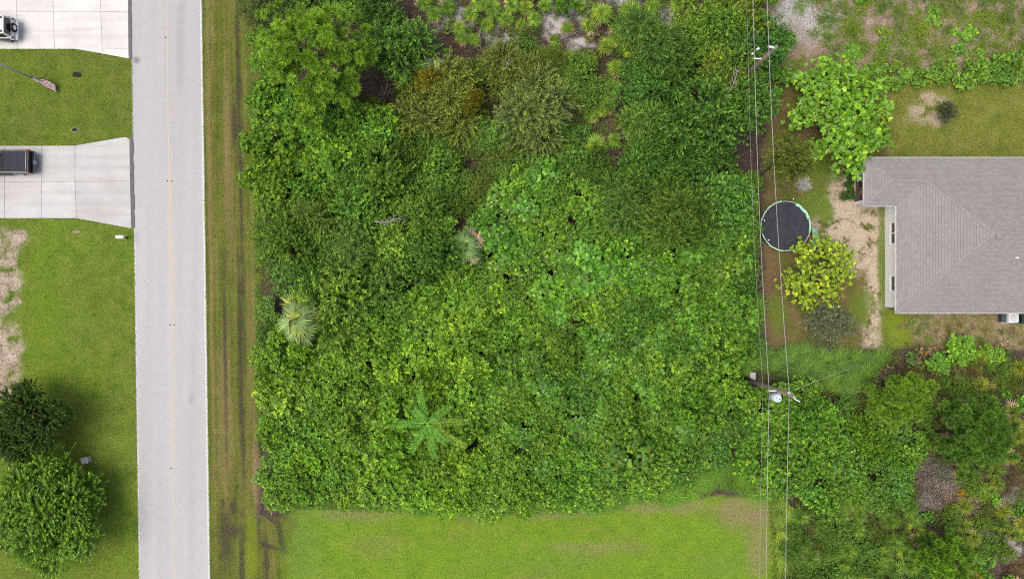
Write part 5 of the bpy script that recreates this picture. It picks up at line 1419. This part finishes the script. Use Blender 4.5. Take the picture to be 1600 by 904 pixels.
# thin brown brush that lies on the bare patches
for (x, y) in scatter([(1430, 715), (1530, 725), (1530, 790), (1440, 800)], 15, 1200):
    plant('dead_brush', 'brushy', x, y, random.uniform(.8, 1.2), random.uniform(.35, .6), vary((0.20, 0.17, 0.15), .2), 'dry grey-brown brush' + ' ' + where(x, y), 'dead brush', 'dry brush on the bare patch')
for (x, y) in scatter([(640, 60), (760, 70), (740, 110), (640, 100), (560, 130), (570, 150), (620, 150)], 22, 800):
    plant('dead_brush', 'brushy', x, y, random.uniform(.9, 1.3), random.uniform(.35, .6), vary((0.115, 0.09, 0.075), .2), 'dry dark brush' + ' ' + where(x, y), 'dead brush', 'dry brush of the north scrub')
for (x, y) in scatter([(640, -40), (1090, -40), (1080, 60), (850, 90), (700, 60)], 22, 1500):
    plant('sand_shrub', random.choice(['brushy', 'low', 'brushy']), x, y, random.uniform(.5, 1.0), random.uniform(.4, .9), vary(random.choice([(0.08, 0.13, 0.02), (0.11, 0.11, 0.04), (0.07, 0.12, 0.02)])), 'small low sand shrub' + ' ' + where(x, y), 'shrub', 'low shrubs on the sandy ground')
# rough field plants
FIELD = [(1240, -10), (1600, -10), (1640, 90), (1560, 96), (1400, 100), (1300, 80)]
for (x, y) in scatter(FIELD, 26, 900):
    plant('weed_clump', random.choice(['low', 'brushy', 'brushy']), x, y, random.uniform(.6, 1.3), random.uniform(.25, .5), vary(random.choice([(0.10, 0.215, 0.018), (0.12, 0.20, 0.02), (0.08, 0.17, 0.018)])), 'low green weed clump in the rough field above the house', 'weeds', 'weed clumps of the rough field')
for (x, y) in scatter([(1375, 100), (1470, 102), (1560, 88), (1650, 100), (1650, 122), (1480, 128), (1390, 130)], 15, 2500):
    plant('border_shrub', 'low', x, y, random.uniform(.7, 1.1), random.uniform(.6, 1.0), vary((0.088, 0.195, 0.018)), 'low leafy shrub in the green strip between field and lawn', 'shrub', 'green strip between field and lawn')
for (x, y) in scatter([(1322, 270), (1334, 270), (1334, 307), (1322, 307)], 9, 400):
    plant('planter_shrub', 'low', x, y, .48, random.uniform(.5, .8), vary((0.032, 0.085, 0.014)), 'dark green shrub inside the planter beside the porch', 'shrub', 'shrubs in the porch planter')

random.seed(29)
for (x, y) in scatter([(1410, 500), (1560, 503), (1650, 520), (1650, 538), (1420, 545)], 16, 900):
    plant('weed_clump', random.choice(['brushy', 'low', 'brushy']), x, y, random.uniform(.3, .65), random.uniform(.15, .35), vary(random.choice([(0.09, 0.17, 0.02), (0.14, 0.15, 0.03), (0.20, 0.16, 0.09)])), 'small weed tuft below the house, ' + where(x, y), 'weeds', 'weed tufts below the house')

# ------------------------------------------------------------------ bare dead branches
def dead_branch(px, py, h, ang, L, label, seed):
    g = np.random.default_rng(seed)
    X, Y = G(px, py, h)
    m = MB()
    pts = [Vector((0, 0, 0))]
    d = Vector((math.cos(ang), math.sin(ang), .12))
    for i in range(5):
        d = (d + Vector(g.normal(size=3) * .18)).normalized(); pts.append(pts[-1] + d * L / 5)
    m.tube(pts, [.075, .065, .055, .045, .03, .018], 6)
    for i in (1, 2, 3, 4):
        for s in (-1, 1):
            if g.random() < .7:
                e = (pts[i + 1] - pts[i]).normalized(); q = Vector((-e.y, e.x, g.uniform(-.1, .4))) * s
                a = pts[i]; b = a + (e * .8 + q * .7) * L * g.uniform(.10, .22); c = b + (e + q * .3) * L * .12
                m.tube([a, b, c], [.04, .028, .012], 5)
    zmin = min(v.co.z for v in m.bm.verts)
    for v in m.bm.verts: v.co.z -= zmin
    o = m.build('dead_branch', M['dead_wood'], None, (X, Y, h)); tag(o, label, 'branch')
dead_branch(595, 158, .05, 2.2 - 1.3, 3.0, 'bare grey branch on the ground below the narrow-leaved tree', 1)
dead_branch(548, 142, .05, .6, 1.6, 'short bare grey branch beside the large pine', 2)
dead_branch(965, 216, .05, .7, 2.2, 'forked bare branch on the bare patch right of the palmettos', 3)
dead_branch(752, 44, .05, -1.7, 2.0, 'pale dead branch lying near the sand at the top', 4)
dead_branch(880, 60, .05, .5, 1.6, 'thin dead branch lying on the grey sand', 5)
dead_branch(588, 347, 4.2, -.45, 2.3, 'dead branch sticking out of the western thicket', 6)
dead_branch(1135, 148, 5.5, .95, 2.4, 'dead branch sticking out of the dark north-east trees', 7)
dead_branch(790, 112, 2.7, 1.05, 2.2, 'bare branch showing in the loose olive tree', 8)

# ------------------------------------------------------------------ undergrowth that covers the woodland floor
def undergrowth(name, label, poly, n, tint, L, W, hmax, patch, seed, thr=0.42):
    g = np.random.default_rng(seed)
    xs = [p[0] for p in poly]; ys = [p[1] for p in poly]
    cen = [(g.uniform(min(xs), max(xs)), g.uniform(min(ys), max(ys)), g.uniform(12, 34), g.random()) for _ in range(patch)]
    P, at = [], []
    while len(P) < n:
        cx_, cy_, r_, a_ = cen[int(g.integers(patch))]
        x, y = g.normal(cx_, r_ * .5), g.normal(cy_, r_ * .5)
        if not inside(poly, x, y): continue
        X, Y = G(x, y); q = math.hypot(x - cx_, y - cy_) / r_
        P.append((X, Y, hmax * max(.12, 1 - q * q) * g.uniform(.15, 1.0))); at.append(a_ * .6 + g.random() * .35)
    P = np.array(P); n = len(P)
    D = g.normal(size=(n, 3)); D[:, 2] = np.abs(D[:, 2]) * .35
    U = g.normal(size=(n, 3)) * .4; U[:, 2] = 1
    V, F = leaves(P, D, U, L * g.uniform(.6, 1.3, n), W, .15)
    o = link(name, np_mesh(name, V, F, np.repeat(np.array(at), 4)), M['leaf_matte']); o.color = (*tint, 1)
    tag(o, label, 'undergrowth', kind='stuff')
UG = [(404, -40), (1190, -40), (1182, 340), (1000, 400), (690, 460), (404, 540)]
undergrowth('undergrowth', 'low olive undergrowth on the woodland floor of the north thicket', UG, 46000, (0.105, 0.16, 0.028), .24, .055, .7, 130, 1)
undergrowth('dry_litter', 'dry brown twigs and litter on the woodland floor of the north thicket', UG, 14000, (0.16, 0.115, 0.085), .45, .02, .25, 90, 2)
UE = [(1185, 560), (1400, 552), (1440, 540), (1660, 540), (1660, 940), (1215, 940), (1200, 760)]
undergrowth('undergrowth', 'low green undergrowth of the scrub at the bottom right', UE, 34000, (0.115, 0.185, 0.026), .26, .055, .6, 120, 3)
undergrowth('dry_litter', 'dry reddish brown litter in the scrub at the bottom right', UE, 12000, (0.19, 0.125, 0.085), .4, .022, .3, 60, 4)
undergrowth('undergrowth', 'leafy undergrowth beneath the southern thicket', [(414, 540), (690, 460), (1172, 400), (1165, 700), (1000, 770), (430, 770)], 36000, (0.06, 0.13, 0.018), .26, .08, 1.0, 160, 5)
undergrowth('weed_cover', 'green weeds in patches over the rough field at the top right', [(1240, -40), (1660, -40), (1660, 110), (1400, 118), (1300, 95)], 15000, (0.135, 0.225, 0.022), .2, .045, .3, 46, 6)

# ------------------------------------------------------------------ grass
def tall_grass(name, label, poly, n, tint, lean, L=1.1, W=.035, spread=.6, z0=0.0):
    g = np.random.default_rng(len(name) + n)
    xs = [p[0] for p in poly]; ys = [p[1] for p in poly]
    P = []
    while len(P) < n:
        x, y = g.uniform(min(xs), max(xs)), g.uniform(min(ys), max(ys))
        if inside(poly, x, y): P.append(G(x, y, .27 * L))
    P = np.array(P); n = len(P)
    P3 = np.concatenate([P, np.full((n, 1), z0)], 1)
    clump = np.floor(P / .7); hsh = np.sin(clump[:, 0] * 12.9 + clump[:, 1] * 78.2) * 43758.5; hsh = hsh - np.floor(hsh)
    a = hsh * 2.2 - 1.1 + g.normal(size=n) * spread
    base = np.array(lean)[None, :] if not callable(lean) else lean(P)
    ca, sa = np.cos(a), np.sin(a)
    h = np.stack([base[:, 0] * ca - base[:, 1] * sa, base[:, 0] * sa + base[:, 1] * ca, np.zeros(n)], 1)
    h = nrm(h)
    ln = L * g.uniform(.55, 1.2, n) * (.8 + .5 * hsh)
    side = np.stack([-h[:, 1], h[:, 0], np.zeros(n)], 1)
    rows = []
    for f, w in ((0, .7), (.4, 1.0), (.75, .7), (1, .05)):
        c = P3 + h * (ln * (.15 * f + .62 * f * f))[:, None] + np.array([0, 0, 1.0]) * (ln * (1.05 * f - .68 * f * f))[:, None]
        rows += [c + side * W * w * .5, c - side * W * w * .5]
    V = np.stack(rows, 1).reshape(-1, 3)
    b = (np.arange(n) * 8)[:, None]
    F = np.concatenate([b + np.array([2 * k, 2 * k + 2, 2 * k + 3, 2 * k + 1])[None] for k in range(3)], 0)
    at = np.repeat(np.clip(hsh * .55 + g.beta(2, 2, n) * .5 - .05, 0, 1), 8)
    o = link(name, np_mesh(name, V, F, at), M['leaf_matte']); o.color = (tint[0] * 1.5, tint[1] * 1.5, tint[2] * 1.5, 1)
    tag(o, label, 'grass', kind='stuff'); return o
tall_grass('tall_grass', 'tall green grass between thicket and south lawn near the power lines', [(1010, 775), (1090, 735), (1170, 705), (1200, 735), (1195, 775), (1120, 752), (1040, 785)], 5200, (0.085, 0.185, 0.02), (0.1, -1.0))
tall_grass('tall_grass', 'clump of tall grass jutting into the south lawn below the thicket', [(915, 775), (965, 765), (970, 790), (925, 798)], 1100, (0.10, 0.215, 0.022), (0.0, -1.0), 1.0)
tall_grass('tall_grass', 'fringe of grass at the foot of the thicket along the south lawn', [(640, 783), (760, 780), (900, 770), (1010, 765), (1010, 780), (900, 795), (760, 800), (640, 798)], 5200, (0.075, 0.17, 0.018), (0.0, -1.0), .8)
tall_grass('tall_grass', 'flattened long grass between the lower power pole and the bare yard', [(1185, 548), (1230, 545), (1385, 556), (1378, 575), (1345, 605), (1330, 628), (1250, 598), (1185, 575)], 8000, (0.080, 0.165, 0.026), (1.0, .45), 1.2, .03, .45)
tall_grass('tall_grass', 'tall grass on the thicket edge beside the dry brown yard', [(1160, 470), (1186, 450), (1186, 560), (1160, 590), (1172, 640), (1150, 640), (1145, 560)], 2600, (0.085, 0.19, 0.022), (.8, -.2), 1.1)
tall_grass('tall_grass', 'long yellow-green grass right of the south lawn under the power lines', [(1205, 770), (1225, 760), (1240, 800), (1245, 930), (1215, 930), (1212, 820)], 3600, (0.135, 0.215, 0.03), (-.35, -.6), 1.1)
tall_grass('tall_grass', 'ragged grass at the south-west corner of the thicket', [(425, 778), (560, 778), (640, 785), (640, 800), (560, 795), (440, 792)], 2000, (0.10, 0.19, 0.02), (0, -1.0), .55)
tall_grass('tall_grass', 'weedy grass along the west foot of the thicket', [(396, 160), (408, 160), (412, 470), (410, 700), (420, 770), (405, 700), (400, 470)], 2400, (0.085, 0.145, 0.02), (-1.0, 0), .5)

def lawn_grass(name, label, poly, n, L=.09, W=.035, holes=()):
    g = np.random.default_rng(n)
    xs = [p[0] for p in poly]; ys = [p[1] for p in poly]
    X = g.uniform(min(xs), max(xs), n); Y = g.uniform(min(ys), max(ys), n)
    def msk(pl):
        r = np.zeros(n, bool); j = len(pl) - 1
        for i in range(len(pl)):
            (xi, yi), (xj, yj) = pl[i], pl[j]
            with np.errstate(divide='ignore', invalid='ignore'):
                r ^= ((yi > Y) != (yj > Y)) & (X < (xj - xi) * (Y - yi) / (yj - yi) + xi)
            j = i
        return r
    k = msk(poly)
    for hpoly in holes: k &= ~msk(hpoly)
    X, Y = X[k], Y[k]; m = len(X)
    P = np.stack([(X - 800) / S, (452 - Y) / S, np.full(m, .003)], 1)
    a = g.uniform(0, 6.283, m); ln = L * g.uniform(.5, 1.5, m)
    sd = np.stack([np.cos(a), np.sin(a), np.zeros(m)], 1); ti = g.normal(size=(m, 3)) * .5; ti[:, 2] = 1
    V = np.stack([P - sd * W * .5, P + sd * W * .5, P + nrm(ti) * ln[:, None]], 1).reshape(-1, 3)
    o = link(name, np_mesh(name, V, np.arange(m * 3).reshape(m, 3)), M['grass'])
    tag(o, label, 'grass', kind='stuff'); return o
D1 = [(-300, -80), (206, -80), (206, 93), (118, 79), (-300, 79)]
D2 = [(-300, 226), (118, 225), (200, 212), (209, 216), (210, 358), (196, 357), (120, 343), (-300, 343)]
lawn_grass('lawn_grass', 'mown green grass of the lawn west of the road', [(-120, -60), (202, -60), (217, 960), (-120, 960)], 90000, holes=(D1, D2))
lawn_grass('lawn_grass', 'mown olive and brown grass of the verge between road and thicket', [(318, -60), (404, -60), (412, 800), (440, 960), (331, 960)], 36000, .08)
lawn_grass('lawn_grass', 'mown bright green grass of the south lawn', [(420, 800), (700, 795), (900, 790), (1110, 765), (1205, 780), (1215, 960), (440, 960)], 60000, .08)
lawn_grass('lawn_grass', 'thin grass of the worn back yard beside the house', [(1190, 250), (1300, 250), (1290, 330), (1300, 420), (1400, 490), (1400, 545), (1190, 545)], 9000, .08)
lawn_grass('lawn_grass', 'mown grass above the house', [(1395, 125), (1700, 125), (1700, 260), (1395, 260)], 24000, .08)
lawn_grass('lawn_grass', 'patchy grass of the rough field at the top right', [(1215, -60), (1700, -60), (1700, 120), (1215, 110)], 30000, .13)

# ragged grass that creeps over the edges of concrete and road
def fringe(label, pts, n, lean, L=.12, w=2.4):
    P = [(x, y) for x, y in pts]; Q = [(x + lean[0] * -w, y + lean[1] * w) for x, y in pts][::-1]
    tall_grass('edge_grass', label, P + Q, n, (0.11, 0.165, 0.025), lean, L, .03, .7, .003)
fringe('grass creeping over the lower edge of the upper driveway', [(-40, 76.5), (118, 76.5), (202, 91.5)], 1500, (0.1, 1.0))
fringe('grass creeping over the upper edge of the lower driveway', [(-40, 228.5), (118, 228), (197, 214.5)], 1500, (0.1, -1.0))
fringe('grass creeping over the lower edge of the lower driveway', [(-40, 340.5), (120, 340.5), (196, 354.5), (206, 356.5)], 1500, (0.1, 1.0))
fringe('grass creeping over the west edge of the road', [(road_x(y, -1) + .6, y) for y in (360, 500, 640, 780, 940)], 1800, (1.0, 0.0))
fringe('grass creeping over the road edge between the driveways', [(road_x(y, -1) + .6, y) for y in (93, 150, 213)], 700, (1.0, 0.0))
fringe('grass creeping over the east edge of the road', [(road_x(y, 1) - .6, y) for y in (-40, 200, 400, 600, 800, 940)], 3800, (-1.0, 0.0))
